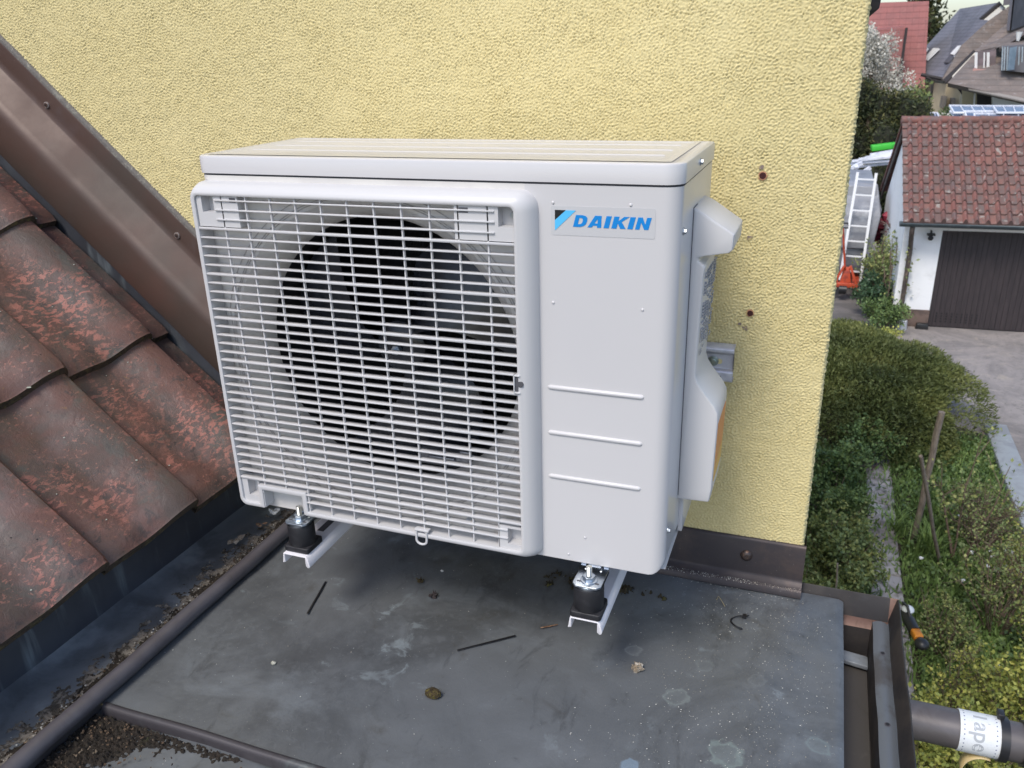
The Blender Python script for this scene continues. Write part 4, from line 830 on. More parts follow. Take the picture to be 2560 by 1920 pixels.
# juniper: tufts over a lumpy body
def lobes(c, R, n, zmin=.0):
    out = []
    for k in range(n):
        d = rng.standard_normal(3); d[2] = abs(d[2]); d /= np.linalg.norm(d); out.append((np.array(c)+d*np.array(R)*.62, .32+.30*rng.random()))
    return out
def bush_points(c, R, N, nlobe=26, inner=.72, seed=0):
    L_ = lobes(c, R, nlobe); P = []; Nn = []
    idx = rng.integers(0, len(L_), N); d = rng.standard_normal((N, 3)); d /= np.linalg.norm(d, axis=1)[:, None]; d[:, 2] = np.abs(d[:, 2])*.9-.15
    cc = np.array([L_[i][0] for i in idx]); rr = np.array([L_[i][1] for i in idx]); rad = (inner+(1-inner)*rng.random(N)**.5)
    P = cc+d*rr[:, None]*np.array(R)[None, :]*rad[:, None]; P = P[P[:, 2] > ZG+.02] if True else P
    return P
def juniper(name, label, c, R, N, size, mt, group=None, cat='shrub', trunk=True):
    t = thing(name, label, cat, c, group); P = bush_points(c, R, N); nrm = P-np.array(c); nrm /= np.linalg.norm(nrm, axis=1)[:, None]
    # each point carries a spray of three narrow needles
    Q = np.repeat(P, 3, 0)+rng.standard_normal((len(P)*3, 3))*size*.25; NN = np.repeat(nrm, 3, 0)
    V, F = leaves(Q, size, .28, .35, .9, NN); v = np.repeat(np.clip(.45+.28*np.repeat(fn1(P), 3)+.10*rng.standard_normal(len(Q)), 0, 1), 4)
    npmesh('foliage', V, F, mt, t, v=v)
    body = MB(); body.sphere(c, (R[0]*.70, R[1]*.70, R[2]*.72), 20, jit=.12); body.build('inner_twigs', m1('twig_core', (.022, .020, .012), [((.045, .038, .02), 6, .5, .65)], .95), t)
    return t
def fn1(P):
    return np.sin(P[:, 0]*5.1+1.3*np.sin(P[:, 1]*3.7))*.5+np.sin(P[:, 1]*6.3+P[:, 2]*7.1)*.5
juniper('juniper_bush', 'big spreading dark green juniper bush beside the gravel drive', (1.62, 11.55, ZG), (1.56, 1.75, 1.42), 60000, .058, g_jun)
# leafy shrubs: stems and leaves
def shrub(name, label, c, R, nst, nleaf, size, mt, group=None, cat='shrub', lean=(0, 0), stem_r=.008, up=.3, aspect=.7, tw=6):
    t = thing(name, label, cat, c, group); st = MB(); pts = []
    for s in range(nst):
        a_ = random.random()*6.283; r_ = random.random()**.6; tip = Vector((c[0]+math.cos(a_)*R[0]*r_+lean[0], c[1]+math.sin(a_)*R[1]*r_+lean[1], c[2]+R[2]*(1-.45*r_)*random.uniform(.75, 1.1)))
        b0 = Vector((c[0]+math.cos(a_)*R[0]*.15, c[1]+math.sin(a_)*R[1]*.15, c[2])); m1_ = b0.lerp(tip, .5)+Vector((random.uniform(-.06, .06), random.uniform(-.06, .06), .08*R[2]))
        path = [b0.lerp(m1_, k/4)*(1) if k <= 4 else m1_.lerp(tip, (k-4)/4) for k in range(9)]; path = [p+Vector((random.uniform(-.01, .01),)*3) for p in path]
        st.tube(path, [stem_r*(1-.09*k) for k in range(9)], 5, False); pts += path[2:]
        for q in range(tw):
            i = random.randint(3, 7); d = Vector((random.uniform(-1, 1), random.uniform(-1, 1), random.uniform(.1, 1.1))).normalized()*random.uniform(.08, .26)*R[2]
            e_ = path[i]+d; st.tube([path[i], path[i]+d*.5+Vector((0, 0, -.01)), e_], [stem_r*.45, stem_r*.35, stem_r*.2], 4, False); pts += [path[i]+d*.4, path[i]+d*.75, e_, e_]
    nleaf = int(nleaf*1.7); size = size*.66
    st.build('stems', bark, t, smooth=True)
    pa = np.array([tuple(p) for p in pts]); idx = rng.integers(0, len(pa), nleaf); P = pa[idx]+rng.standard_normal((nleaf, 3))*size*.75
    P = P[P[:, 2] > ZG+.01]; V, F = leaves(P, size, aspect, up); cl = rng.random(len(pa))[idx[:len(P)]]
    v = np.repeat(np.clip(.15+.55*cl+.18*rng.standard_normal(len(P))+.12, 0, 1), 4); npmesh('leaves', V, F, mt, t, v=v); return t
G1 = 'leafy shrubs beside the garden path'
shrub('leafy_shrub', 'green leafy shrub next to the yellow wall, nearest the roof corner', (1.22, 5.3, ZG), (.50, .75, 1.05), 26, 5200, .055, g_mix, G1)
shrub('leafy_shrub', 'green leafy shrub next to the yellow wall, second from the roof', (1.30, 6.8, ZG), (.52, .85, 1.0), 26, 5600, .055, g_mix, G1)
shrub('leafy_shrub', 'dense green shrub at the foot of the juniper by the wall', (1.25, 8.5, ZG), (.55, .8, 1.0), 24, 5200, .060, g_leaf, G1)
shrub('leafy_shrub', 'low green shrub below the juniper at the end of the path', (1.75, 9.8, ZG), (.5, .4, .75), 16, 2600, .06, g_leaf, G1)
shrub('yellow_shrub', 'yellow green leaved shrub above the drain pipe, left one', (2.05, 3.9, ZG), (.50, .75, 1.35), 30, 5200, .050, g_yel, 'yellow green shrubs in the bed', up=.6, stem_r=.006)
shrub('yellow_shrub', 'yellow green leaved shrub at the right edge above the drain pipe', (2.75, 4.6, ZG), (.60, .80, 1.45), 34, 6200, .050, g_yel, 'yellow green shrubs in the bed', up=.6, stem_r=.006)
shrub('yellow_shrub', 'yellow green leaved shrub behind the white paper band of the pipe', (2.55, 3.3, ZG), (.60, .55, 1.20), 24, 3800, .050, g_yel, 'yellow green shrubs in the bed', up=.6, stem_r=.006)
shrub('bare_rose_bush', 'brown twiggy rose bush with few small leaves in the bed', (2.80, 6.7, ZG), (.50, .75, 1.15), 28, 1300, .045, g_mix, stem_r=.007, tw=7)
shrub('rose_shoot', 'tall thorny rose shoot with young leaves beside the wooden stake', (2.62, 7.9, ZG), (.35, .25, 1.9), 4, 220, .06, g_mix, stem_r=.012, tw=3)
GT = 'twiggy bushes in the bed'
shrub('twiggy_bush', 'dry twiggy bush right of the thick wooden stake', (2.85, 8.2, ZG), (.42, .55, .95), 34, 700, .045, g_mix, GT, stem_r=.007, tw=9)
shrub('twiggy_bush', 'dry brown bush at the right edge beside the concrete strip', (3.15, 7.2, ZG), (.35, .5, 1.0), 30, 700, .045, g_yel, GT, stem_r=.007, tw=9)
shrub('twiggy_bush', 'low twiggy bush between the path and the thin stake', (2.3, 6.2, ZG), (.3, .6, .6), 22, 900, .04, g_mix, GT, stem_r=.006, tw=7)
shrub('twiggy_bush', 'loose pale twigs above the yellow green shrubs', (2.35, 5.1, ZG), (.40, .5, .9), 26, 900, .04, g_yel, GT, stem_r=.006, tw=7)
shrub('bare_rose_bush', 'thin twiggy bush with pale leaves beside the concrete strip', (3.05, 5.9, ZG), (.30, .55, 1.1), 16, 700, .045, g_yel, stem_r=.006, tw=6)
shrub('ivy_patch', 'dark green ivy covered ground below the drain pipe', (1.65, 3.2, ZG), (.75, .6, .55), 26, 3600, .075, g_ivy, cat='ivy', aspect=.9)
shrub('ivy_patch', 'low ivy in front of the yellow shrub right of the gutter', (2.4, 2.5, ZG), (.7, .45, .5), 20, 2400, .075, g_ivy, cat='ivy', aspect=.9)
# ground cover
N = 42000; P = np.stack([rng.uniform(.95, 3.34, N), rng.uniform(2.2, 11.2, N), np.full(N, ZG)], 1); P = P[(P[:, 0] < 1.72+.10*rng.standard_normal(len(P))) | (P[:, 0] > 2.02+.09*rng.standard_normal(len(P)))]
V, F = leaves(P, .12, .16, 1.3); v = np.repeat(np.clip(.5+.3*fn1(P*1.4)+.2*rng.standard_normal(len(P)), 0, 1), 4)
tag(npmesh('ground_cover', V, F, g_grass, v=v), 'green grass and weeds covering the garden bed', 'ground cover', kind='stuff')
N = 9000; P = np.stack([rng.uniform(.95, 3.34, N), rng.uniform(2.2, 11.2, N), ZG+.05+.12*rng.random(N)], 1); P = P[(P[:, 0] < 1.66) | (P[:, 0] > 2.08)]
V, F = leaves(P, .04, .8, .2); v = np.repeat(rng.random(len(P)), 4); tag(npmesh('low_weeds', V, F, g_leaf, v=v), 'broad leaved weeds among the grass', 'weeds', kind='stuff')
def blades(name, label, c, n, L_, spread):
    V = []; F = []; 
    for k in range(n):
        a_ = random.random()*6.283; l = L_*random.uniform(.6, 1.1); o_ = Vector((random.gauss(0, .05), random.gauss(0, .05), 0)); d = Vector((math.cos(a_), math.sin(a_), 0)); s = Vector((-d.y, d.x, 0))*.009; k0 = len(V); bend = random.uniform(.3, 1)*spread
        for i in range(5):
            u = i/4; p = Vector(c)+o_+d*l*bend*u*u+Vector((0, 0, l*u*(1-.35*bend*u))); w_ = 1-.8*u; V += [tuple(p-s*w_), tuple(p+s*w_)]
        F += [(k0+2*i, k0+2*i+1, k0+2*i+3, k0+2*i+2) for i in range(4)]
    o = npmesh(name, np.array(V), np.array(F), g_grass, v=np.clip(.75+.2*rng.standard_normal(len(V)), 0, 1)); tag(o, label, 'grass')
blades('grass_tuft', 'bright green grass tuft in front of the juniper', (2.3, 7.9, ZG), 90, .45, .8)
blades('grass_tuft', 'smaller bright grass tuft left of the short stake', (2.0, 8.3, ZG), 50, .35, .9)
fl_ = MB()
for k in range(26):
    x, y = (random.gauss(3.0, .12), random.gauss(7.4, .5)) if k < 16 else (random.uniform(2.1, 2.9), random.uniform(4, 9)); fl_.sphere((x, y, ZG+random.uniform(.16, .3)), (.024, .024, .015), 6, jit=.4)
tag(fl_.build('white_flowers', m1('petal_white', (.75, .77, .8), (), .7)), 'scattered little white flowers near the concrete strip', 'flowers', kind='stuff')
def stake(name, label, A, B, r):
    b = MB(); A = Vector(A); B = Vector(B); b.tube([A.lerp(B, k/6)+Vector((random.uniform(-.006, .006), 0, 0)) for k in range(7)], r, 8); tag(b.build(name, wood, smooth=True, ang=50), label, 'stake')
stake('wooden_stake', 'thick weathered wooden stake in front of the juniper bush', onz(1972, 1175), at(2034, 890, 8.0), .034)
stake('wooden_stake', 'thin leaning wooden stake left of the thick one', onz(2030, 1222), at(1989, 985, 7.0), .019)
stake('plastic_cane', 'thin pale cane standing in the shrub beside the yellow wall', (1.30, 5.4, ZG), Vector((1.27, 5.6, ZG+1.15)), .008)
# orange and black grass trimmer lying by the path
M_ = (1.98, 5.2); tt = thing('grass_trimmer', 'orange and black garden trimmer lying in the bed by the gutter corner', 'garden tool', (M_[0], M_[1], ZG))
orange = m1('orange_plastic', (.62, .22, .02), [((.45, .16, .02), 10, .5, .6)], .4); blackp = m1('black_plastic', (.018, .018, .02), (), .4)
pa = at(1970, 1352, 4.75); pb = at(2006, 1418, 4.45)
d = (pb-pa).normalized(); b = MB(); b.beam(pa+d*.04, pa+d*.14, .065, .055); b.build('motor_housing', orange, tt, bevel=.012, seg=3)
b = MB(); b.sphere(pa+d*.19, (.052, .052, .04), 14); b.tube([pa+d*.15, pa+d*.2], .03, 12); b.build('cutting_head', blackp, tt, smooth=True)
b = MB(); b.tube([pa-d*.16, pa-d*.05, pa+d*.06], [.028, .045, .04], 12); b.tube([pa-d*.16, pa-d*.2+Vector((0, 0, .05)), pa-d*.12+Vector((0, 0, .08)), pa-d*.04+Vector((0, 0, .03))], .010, 8); b.build('grip', blackp, tt, smooth=True)
b = MB(); b.sphere(pa-d*.15+Vector((.02, 0, .03)), (.045, .045, .032), 12); b.build('end_cap', m1('light_plastic', (.7, .72, .74), (), .3), tt, smooth=True)

shrub('twiggy_bush', 'sparse yellow green twigs growing over the garden trimmer', (2.02, 4.35, ZG), (.16, .22, .42), 12, 420, .04, g_yel, 'twiggy bushes in the bed', stem_r=.005, tw=5)
# ---------------- garage ----------------
ga = thing('garage', 'white garage with mottled red tile roof and dark plank door', 'garage', (2.545, 16.52, ZG))
GA = math.radians(3); O = Vector((2.545, 16.56, ZG)); E1 = Vector((math.cos(GA), math.sin(GA), 0)); E2 = Vector((-math.sin(GA), math.cos(GA), 0))
def LG(u, v, z): return tuple(O+E1*u+E2*v+Vector((0, 0, z)))
def lbox(b, u0, u1, v0, v1, z0, z1, mi=0): return b.hexa([LG(u0,v0,z0), LG(u1,v0,z0), LG(u1,v1,z0), LG(u0,v1,z0), LG(u0,v0,z1), LG(u1,v0,z1), LG(u1,v1,z1), LG(u0,v1,z1)], mi)
whitew = m1('white_render', (.84, .85, .86), [((.6, .6, .6), 2, .5, .7, 'fine', .6), ((.4, .42, .38), 5, .64, .75, 'fine', .4)], .9, [(60, .003, 'fine')])
plin = m1('brown_plinth', (.17, .12, .10), [((.11, .08, .07), 4, .45, .6, 'fine')], .9)
b = MB(); lbox(b, -.20, .47, 0, .2, .36, 2.02); lbox(b, .47, 6, .0, .2, 1.94, 2.02); lbox(b, -.20, 0, .2, 3.5, 0.02, 2.02)
b.add([LG(-.20, 0, 2.02), LG(-.20, 3.5, 2.02), LG(-.20, 1.8, 3.62), LG(0, 0, 2.02), LG(0, 3.5, 2.02), LG(0, 1.8, 3.62)], [(0, 2, 1), (3, 4, 5), (0, 1, 4, 3), (1, 2, 5, 4), (2, 0, 3, 5)])
lbox(b, 0, 6, 3.4, 3.5, .02, 2.02); b.build('wall', whitew, ga)
b = MB(); lbox(b, -.212, .475, -.012, .2, 0, .36); b.build('plinth', plin, ga)
doorm = m1('dark_planks', (.028, .022, .024), [((.05, .038, .04), 5, .42, .6, 'fine', .8, (9, 9, .5)), ((.07, .06, .065), 12, .6, .7, 'fine', .5, (5, 5, .6))], .6)
dr = MB(); k = 0; u = .475
while u < 4.0:
    dp = .035+random.uniform(-.003, .003); lbox(dr, u, u+.088, dp, dp+.03, .03, 1.93); u += .092
lbox(dr, .475, 4.05, .07, .09, .0, 1.94); dd = dr.build('door', doorm, ga)
b = MB()
for kx in range(9):
    for kz in range(4): lbox(b, .60+kx*.09, .625+kx*.09, .028, .034, .12+kz*.055, .150+kz*.055)
o = b.build('vent_slots', m1('slot_black', (.008, .008, .01), (), .8), dd); o['kind'] = 'stuff'
# roof: pantile sheets on two slopes
rt = m1('garage_tiles', (.235, .105, .088), [((.15, .09, .08), 2.2, .46, .60, 'fine', .9), ((.29, .135, .11), 4, .52, .66, 'fine', .8), ((.16, .125, .12), 5, .50, .62, 'fine', .8), ((.40, .39, .36), 8, .58, .68, 'fine', .7), ((.12, .10, .095), 20, .6, .7, 'fine', .5)], .75, [(50, .003, 'fine')], spec=.3)
U0, U1, VE, VR, ZE, ZRG = -.30, 5.8, -.40, 1.8, 2.13, 3.80
sl_ = (ZRG-ZE)/(VR-VE); nrow = 11; cw = .1835
tri = MB(); nu = int((U1-U0)/cw*8)
for r in range(nrow):
    v0_, v1_ = VE+(VR-VE)*r/nrow, VE+(VR-VE)*(r+1)/nrow
    k0 = len(tri.v); us = [U0+(U1-U0)*i/nu for i in range(nu+1)]
    for (vv, dz) in ((v0_, -.028), (v0_, .034), (v1_+.03, .000)):
        for u in us:
            tcol = int((u-U0)/cw); rr = random.Random(tcol*37+r*101).uniform(-.0025, .0025); ph = ((u-U0)/cw) % 1; hh = .075*max(0, math.sin(math.pi*min(1, max(0, (ph-.52)/.48))))**.8
            tri.v.append(LG(u, vv-(.0 if dz > -.01 else -.006), ZE+sl_*(vv-VE)+dz+(hh if dz > -.01 else hh*.5)+rr))
    m_ = nu+1
    for i in range(2):
        for j in range(nu): tri.f.append((k0+i*m_+j, k0+i*m_+j+1, k0+(i+1)*m_+j+1, k0+(i+1)*m_+j)); tri.mi.append(2 if i == 0 else (1 if ((us[j]+us[j+1])/2-U0)/cw % 1 < .50 else 0))
rt2 = m1('garage_tile_pans', (.16, .105, .095), [((.23, .115, .095), 2.4, .46, .6, 'fine', .9), ((.13, .115, .11), 4, .50, .62, 'fine', .8), ((.36, .35, .32), 7, .56, .66, 'fine', .75), ((.09, .08, .075), 16, .58, .7, 'fine', .6)], .8, [(50, .003, 'fine')], spec=.3); rt3 = m1('garage_tile_lips', (.075, .045, .04), [((.14, .08, .065), 6, .5, .65, 'fine')], .9)
rf = tri.build('roof', [rt, rt2, rt3], ga, smooth=True, ang=40)
b = MB(); b.add([LG(U0, VR, ZRG), LG(U1, VR, ZRG), LG(U1, 4.0, 2.12), LG(U0, 4.0, 2.12), LG(U0, VR, ZRG-.07), LG(U1, VR, ZRG-.07), LG(U1, 4.0, 2.05), LG(U0, 4.0, 2.05)], [(0, 1, 2, 3), (4, 7, 6, 5), (0, 3, 7, 4)]); b.build('rear_slope', rt, rf)
b = MB()
for k in range(17):
    u = U0-.02+k*.36; b.tube([LG(u, VR, ZRG+.02), LG(u+.37, VR, ZRG+.012)], [.085, .078], 12)
b.build('ridge_tiles', rt, rf, smooth=True)
b = MB(); b.hexa([LG(-.27, 1.8, 3.54), LG(-.24, 1.8, 3.54), LG(-.24, 3.95, 1.88), LG(-.27, 3.95, 1.88), LG(-.27, 1.8, 3.73), LG(-.24, 1.8, 3.73), LG(-.24, 3.95, 2.06), LG(-.27, 3.95, 2.06)])
b.build('verge_board', m1('dark_board', (.07, .055, .05), [((.12, .1, .09), 6, .5, .7)], .8), rf)
gutm = m1('green_grey_gutter', (.055, .075, .085), [((.1, .12, .13), 6, .5, .7, 'fine')], .45, metal=.3)
b = MB(); n = 10; cs = [(.08*math.cos(math.pi+math.pi*k/n), .085*math.sin(math.pi+math.pi*k/n)) for k in range(n+1)]
for u in (-.36, 5.8): b.v += [LG(u, VE-.065+c_[0], 2.165+c_[1]) for c_ in cs]
b.f += [(j, j+1, n+2+j, n+1+j) for j in range(n)]; b.mi += [0]*n; b.v += [LG(-.36, VE-.055, 2.155)]; b.f += [(j, j+1, 2*n+2) for j in range(n)]; b.mi += [0]*n
gu = b.build('gutter', gutm, ga, smooth=True, solid=.006)
b = MB(); b.tube([LG(-.13, VE-.05, 2.10), LG(-.13, VE-.04, 1.98), LG(-.10, VE+.12, 1.80), LG(-.06, -.07, 1.62), LG(-.055, -.06, 1.5), LG(-.055, -.06, .05)], .045, 10); b.build('downpipe', m1('brown_pipe', (.07, .055, .05), [((.12, .09, .07), 8, .5, .6, 'fine')], .6), gu, smooth=True)
b = MB(); b.sphere(LG(.27, -.06, 1.80), .05, 10); b.tube([LG(.27, -.05, 1.84), LG(.27, -.02, 1.93), LG(.27, .0, 1.93)], .018, 6); b.hexa([LG(.20, -.10, 1.85), LG(.34, -.10, 1.85), LG(.34, .0, 1.86), LG(.20, 0, 1.86), LG(.20, -.10, 1.875), LG(.34, -.10, 1.875), LG(.34, 0, 1.885), LG(.20, 0, 1.885)])
b.build('outdoor_lamp', blackp, ga, smooth=True)
b = MB(); p = Vector(LG(-.02, -.22, 0)); b.tube([p, p+Vector((0, 0, .18)), p+Vector((0, 0, .2))], [.10, .09, .05], 12); tag(b.build('white_bucket', m1('bucket_white', (.6, .62, .64), (), .5), smooth=True), 'small white bucket at the foot of the garage corner', 'bucket')
b = MB(); p = Vector(LG(.36, -.12, 0)); b.hexa([p+Vector(q) for q in ((-.12, -.06, 0), (.12, -.06, 0), (.12, .06, 0), (-.12, .06, 0), (-.10, -.05, .12), (.10, -.05, .12), (.10, .05, .12), (-.10, .05, .12))]); tag(b.build('black_crate', blackp, bevel=.01), 'small black box on the ground against the garage plinth', 'box')
# twisted vine at the garage corner
vn = thing('climbing_vine', 'bare twisted vine with few leaves climbing the left garage corner', 'vine', LG(-.15, .1, 0)); b = MB(); pts = []
for s in range(16):
    x, y = random.uniform(-.45, -.05), random.uniform(-.1, 1.6); path = []; z = 0
    for k in range(9): path.append(Vector(LG(x, y, z))); x += random.uniform(-.07, .07); y += random.uniform(-.1, .1); z += random.uniform(.12, .26); x = min(x, -.03)
    b.tube(path, [.022*(1-.09*k) for k in range(9)], 5, False); pts += path
b.build('stems', bark, vn, smooth=True); pa_ = np.array([tuple(p) for p in pts]); idx = rng.integers(0, len(pa_), 900); P = pa_[idx]+rng.standard_normal((900, 3))*.07; V, F = leaves(P, .07, .7, .2); npmesh('leaves', V, F, g_mix, vn, v=np.repeat(rng.random(900), 4))
shrub('leafy_shrub', 'loose green shrub at the foot of the left garage corner', (2.2, 16.2, ZG), (.5, .8, .8), 20, 2200, .07, g_leaf, 'shrubs behind the juniper')
shrub('leafy_shrub', 'tall overgrown shrub filling the gap left of the garage wall', (2.12, 18.0, ZG), (.36, .9, 1.5), 34, 2300, .08, g_mix, 'shrubs behind the juniper')
shrub('leafy_shrub', 'dark green growth behind the ladder foot', (2.0, 17.0, ZG), (.40, .7, 1.0), 24, 3400, .08, g_ivy, 'shrubs behind the juniper')
shrub('leafy_shrub', 'small yellowish shrub between juniper and garage', (1.9, 15.0, ZG), (.55, .5, .5), 16, 1300, .07, g_yel, 'shrubs behind the juniper')

# ---------------- yard left of the garage ----------------
tr_ = thing('covered_trailer', 'trailer under a grey tarpaulin cover behind the white ladder', 'trailer', (1.4, 19.6, ZG))
tarp = m1('grey_tarp', (.30, .31, .34), [((.22, .23, .25), 1.3, .42, .62, 'noise', .7), ((.5, .52, .55), 3, .55, .7, 'noise', .6)], .42, [(2.5, .05, 'noise'), (9, .01, 'noise')])
b = MB(); y0, y1 = 19.2, 22; xa, xb = .2, 2.08
pr = [(xa, -3.55), (xb-.16, -3.55), (xb-.10, -3.3), (xb-.02, -2.75), (xb-.10, -2.62), (xb-.22, -2.25), (xa, -2.20)]
b.extrude(pr, y0, y1, 'y'); tb = b.build('tarp_cover', tarp, tr_, bevel=.03, seg=3)
tb.data.vertices[0].co.z += 0
b = MB(); b.hexa([(xa, y0-.42, -2.80-.02), (xb-.06, y0-.42, -2.80-.02), (xb-.04, y0+.1, -2.75), (xa, y0+.1, -2.75), (xa, y0-.40, -2.78), (xb-.06, y0-.40, -2.78), (xb-.16, y0+.3, -2.22), (xa, y0+.3, -2.20)])
b.hexa([(xa, y0-.46, -3.55), (xb-.14, y0-.46, -3.55), (xb-.12, y0+.05, -3.55), (xa, y0+.05, -3.55), (xa, y0-.42, -2.80), (xb-.05, y0-.42, -2.80), (xb-.04, y0+.05, -2.80), (xa, y0+.05, -2.80)]); b.build('front_flap', tarp, tb, bevel=.02)
b = MB(); b.box(xa, xb-.25, y0-.4, y1-.3, -4.10, -3.56); b.build('trailer_body', m1('grey_metal', (.22, .23, .25), [((.15, .16, .17), 3, .5, .7)], .5, metal=.3), tr_, bevel=.01)
for yy in (20.4,): b = MB(); b.extrude([(yy+.30*math.cos(.314*k), -4.3+.30*math.sin(.314*k)) for k in range(20)], xb-.32, xb-.14, 'x'); b.build('wheel', black, tr_, bevel=.02)
ld = thing('ladder', 'white aluminium ladder leaning against the covered trailer', 'ladder', (1.75, 18.5, ZG)); alu = m1('aluminium', (.88, .89, .91), (), .4)
Lb, Rb, Lt, Rt = at(1815, 600, 18.45), at(1855, 632, 18.50), at(1853, 372, 18.68), at(1893, 374, 18.70)
for A, Bq in ((Lb+(Lb-Lt)*.02, Lt), (Rb, Rt)):
    b = MB(); b.beam(A, Bq, .055, .028); b.build('rail', alu, ld)
Lb2 = Lb+(Rb-Rt)*0
for k in range(8):
    t = .05+k*.128; q0 = Rb.lerp(Rt, t); q1 = Lt+(Rb-Rt)*(1-t); b = MB(); b.beam(q0, q1, .03, .03); b.build('rung', alu, ld)
# pallet truck
pj = thing('pallet_truck', 'orange red pallet truck standing in front of the trailer', 'pallet truck', at(1824, 636, 18.2)); redp = m1('red_orange_paint', (.50, .075, .03), [((.3, .05, .03), 8, .5, .65)], .45)
c_ = at(1824, 625, 18.2); b = MB(); b.hexa([c_+Vector(q) for q in ((-.13, -.1, .08), (.13, -.1, .08), (.13, .12, .08), (-.13, .12, .08), (-.06, -.05, .50), (.06, -.05, .50), (.06, .06, .50), (-.06, .06, .50))]); b.beam(c_+Vector((-.27, -.08, .12)), c_+Vector((.27, -.08, .12)), .10, .10)
for sx in (-1, 1): b.beam(c_+Vector((sx*.06, -.10, .56)), c_+Vector((sx*.30, -.12, -.02)), .05, .05)
b.build('chassis', redp, pj, bevel=.008)
b = MB(); b.beam(c_+Vector((-.22, .1, .12)), c_+Vector((-.22, 1.2, .10)), .15, .06); b.beam(c_+Vector((.22, .1, .12)), c_+Vector((.22, 1.2, .10)), .15, .06); b.build('forks', redp, pj, bevel=.006)
hp = at(1821, 492, 18.1); b = MB(); b.tube([c_+Vector((-.04, -.06, .46)), hp], .022, 8); b.build('tow_bar', redp, pj, smooth=True)
b = MB(); b.tube([hp+Vector((-.10, 0, .0)), hp+Vector((-.09, 0, .10)), hp+Vector((.09, 0, .10)), hp+Vector((.10, 0, 0)), hp+Vector((-.10, 0, 0))], .018, 6); b.build('handle', blackp, pj, smooth=True)
b = MB(); b.tube([c_+Vector((-.12, -.10, .02)), c_+Vector((.04, -.10, .02))], .10, 16); b.build('wheel', blackp, pj, smooth=True, ang=40)
# aluminium profiles stored on a rack and the green box
alr = m1('pale_aluminium', (.78, .80, .86), [((.6, .62, .68), 6, .5, .7)], .4)
rk = thing('profile_stack', 'stack of pale aluminium profiles stored across a rack behind the garage', 'metal profiles', at(1880, 350, 24))
for k, (xa_, ya_, xb_, yb_) in enumerate(((1800, 352, 1936, 338), (1800, 356, 1934, 346), (1855, 344, 1940, 332), (1870, 340, 1940, 328), (1800, 366, 1930, 352), (1880, 334, 1938, 324))):
    b = MB(); b.beam(at(xa_, ya_, 24+.05*k), at(xb_, yb_, 24.3+.05*k), .06, .06); b.build('profile', alr, rk)
for (xa_, ya_, xb_, yb_) in ((1790, 420, 1880, 362), (1790, 386, 1862, 352)): b = MB(); b.beam(at(xa_, ya_, 23.6), at(xb_, yb_, 24), .09, .09); b.build('rack_strut', alr, rk)
b = MB(); b.sphere(at(1851, 361, 23.7), .07, 8); b.build('hub', alr, rk, smooth=True)
b = MB(); A = at(1882, 320, 25.2); Bq = at(1940, 313, 25.3); b.beam(A, Bq, .3, .16); tag(b.build('green_cover', m1('bright_green', (.06, .52, .05), [((.04, .4, .04), 3, .5, .6)], .5), bevel=.02), 'bright green tarp roll lying above the metal profiles', 'tarp')
b = MB(); A = at(1922, 470, 19.5)
for k in range(7):
    q = A+Vector((.10*math.sin(k*1.9), .15*k, -.11*k)); b.sphere(q, (.17, .16, .15), 10, jit=.5)
tag(b.build('red_cover', m1('dark_red_cloth', (.30, .03, .06), [((.15, .02, .04), 5, .5, .6)], .6)), 'crumpled dark red cover between trailer and garage wall', 'cover')
b = MB()
for k in range(26):
    q = at(1924+random.uniform(-12, 14), 520+random.uniform(-60, 70), 18.6+random.random()); b.beam(q, q+Vector((random.uniform(-.2, .2), random.uniform(-.1, .1), random.uniform(-.25, .1))), random.uniform(.03, .12), random.uniform(.02, .05))
tag(b.build('scrap_pile', m1('scrap_mix', (.10, .085, .08), [((.25, .23, .22), 4, .5, .55), ((.12, .03, .04), 5, .56, .6), ((.04, .05, .09), 6, .6, .64)], .7)), 'pile of dark boards and odds beside the left garage wall', 'pile', kind='stuff')

# ---------------- far trees, houses ----------------
def tree_cloud(name, label, lob, N, size, mt, group=None, cat='tree', core=(.02, .022, .012), trunk=None, asp=.5, spars=1.0, up=.2):
    base = lob[0][0]; t = thing(name, label, cat, (base[0], base[1], ZG), group); idx = rng.integers(0, len(lob), N); d = rng.standard_normal((N, 3)); d /= np.linalg.norm(d, axis=1)[:, None]
    c_ = np.array([tuple(lob[i][0]) for i in idx]); r_ = np.array([lob[i][1] for i in idx], dtype=float); r_ = r_ if r_.ndim > 1 else np.repeat(r_[:, None], 3, 1)
    P = c_+d*r_*(.62+.42*rng.random((N, 1))); P = P[P[:, 2] > ZG]; idx = idx[:len(P)]
    V, F = leaves(P, size, asp, up); sh = rng.random(len(lob))[idx]; v = np.repeat(np.clip(.25+.3*sh+.25*fn1(P*.8)+.2*rng.standard_normal(len(P)), 0, 1), 4); npmesh('crown', V, F, mt, t, v=v)
    if core:
        b = MB()
        for c0_, r0_ in lob:
            rr = r0_ if isinstance(r0_, tuple) else (r0_,)*3; b.sphere(c0_, tuple(q*.72 for q in rr), 10, jit=.15)
        b.build('inner_branches', m1(name+'_core', core, (), .95), t)
    b = MB(); tk = trunk or (Vector((base[0], base[1], ZG)), Vector(base)); b.tube([tk[0], tk[0].lerp(tk[1], .5)+Vector((.1, 0, 0)), tk[1]], [.16, .12, .06], 8)
    for c0_, r0_ in lob[:8]: b.tube([tk[0].lerp(tk[1], .6), (tk[0].lerp(tk[1], .6)+Vector(c0_))/2+Vector((0, 0, .1)), Vector(c0_)], [.07, .045, .02], 5)
    b.build('trunk', bark, t, smooth=True); return t
GH = 'conifers of the dark hedge behind the yard'
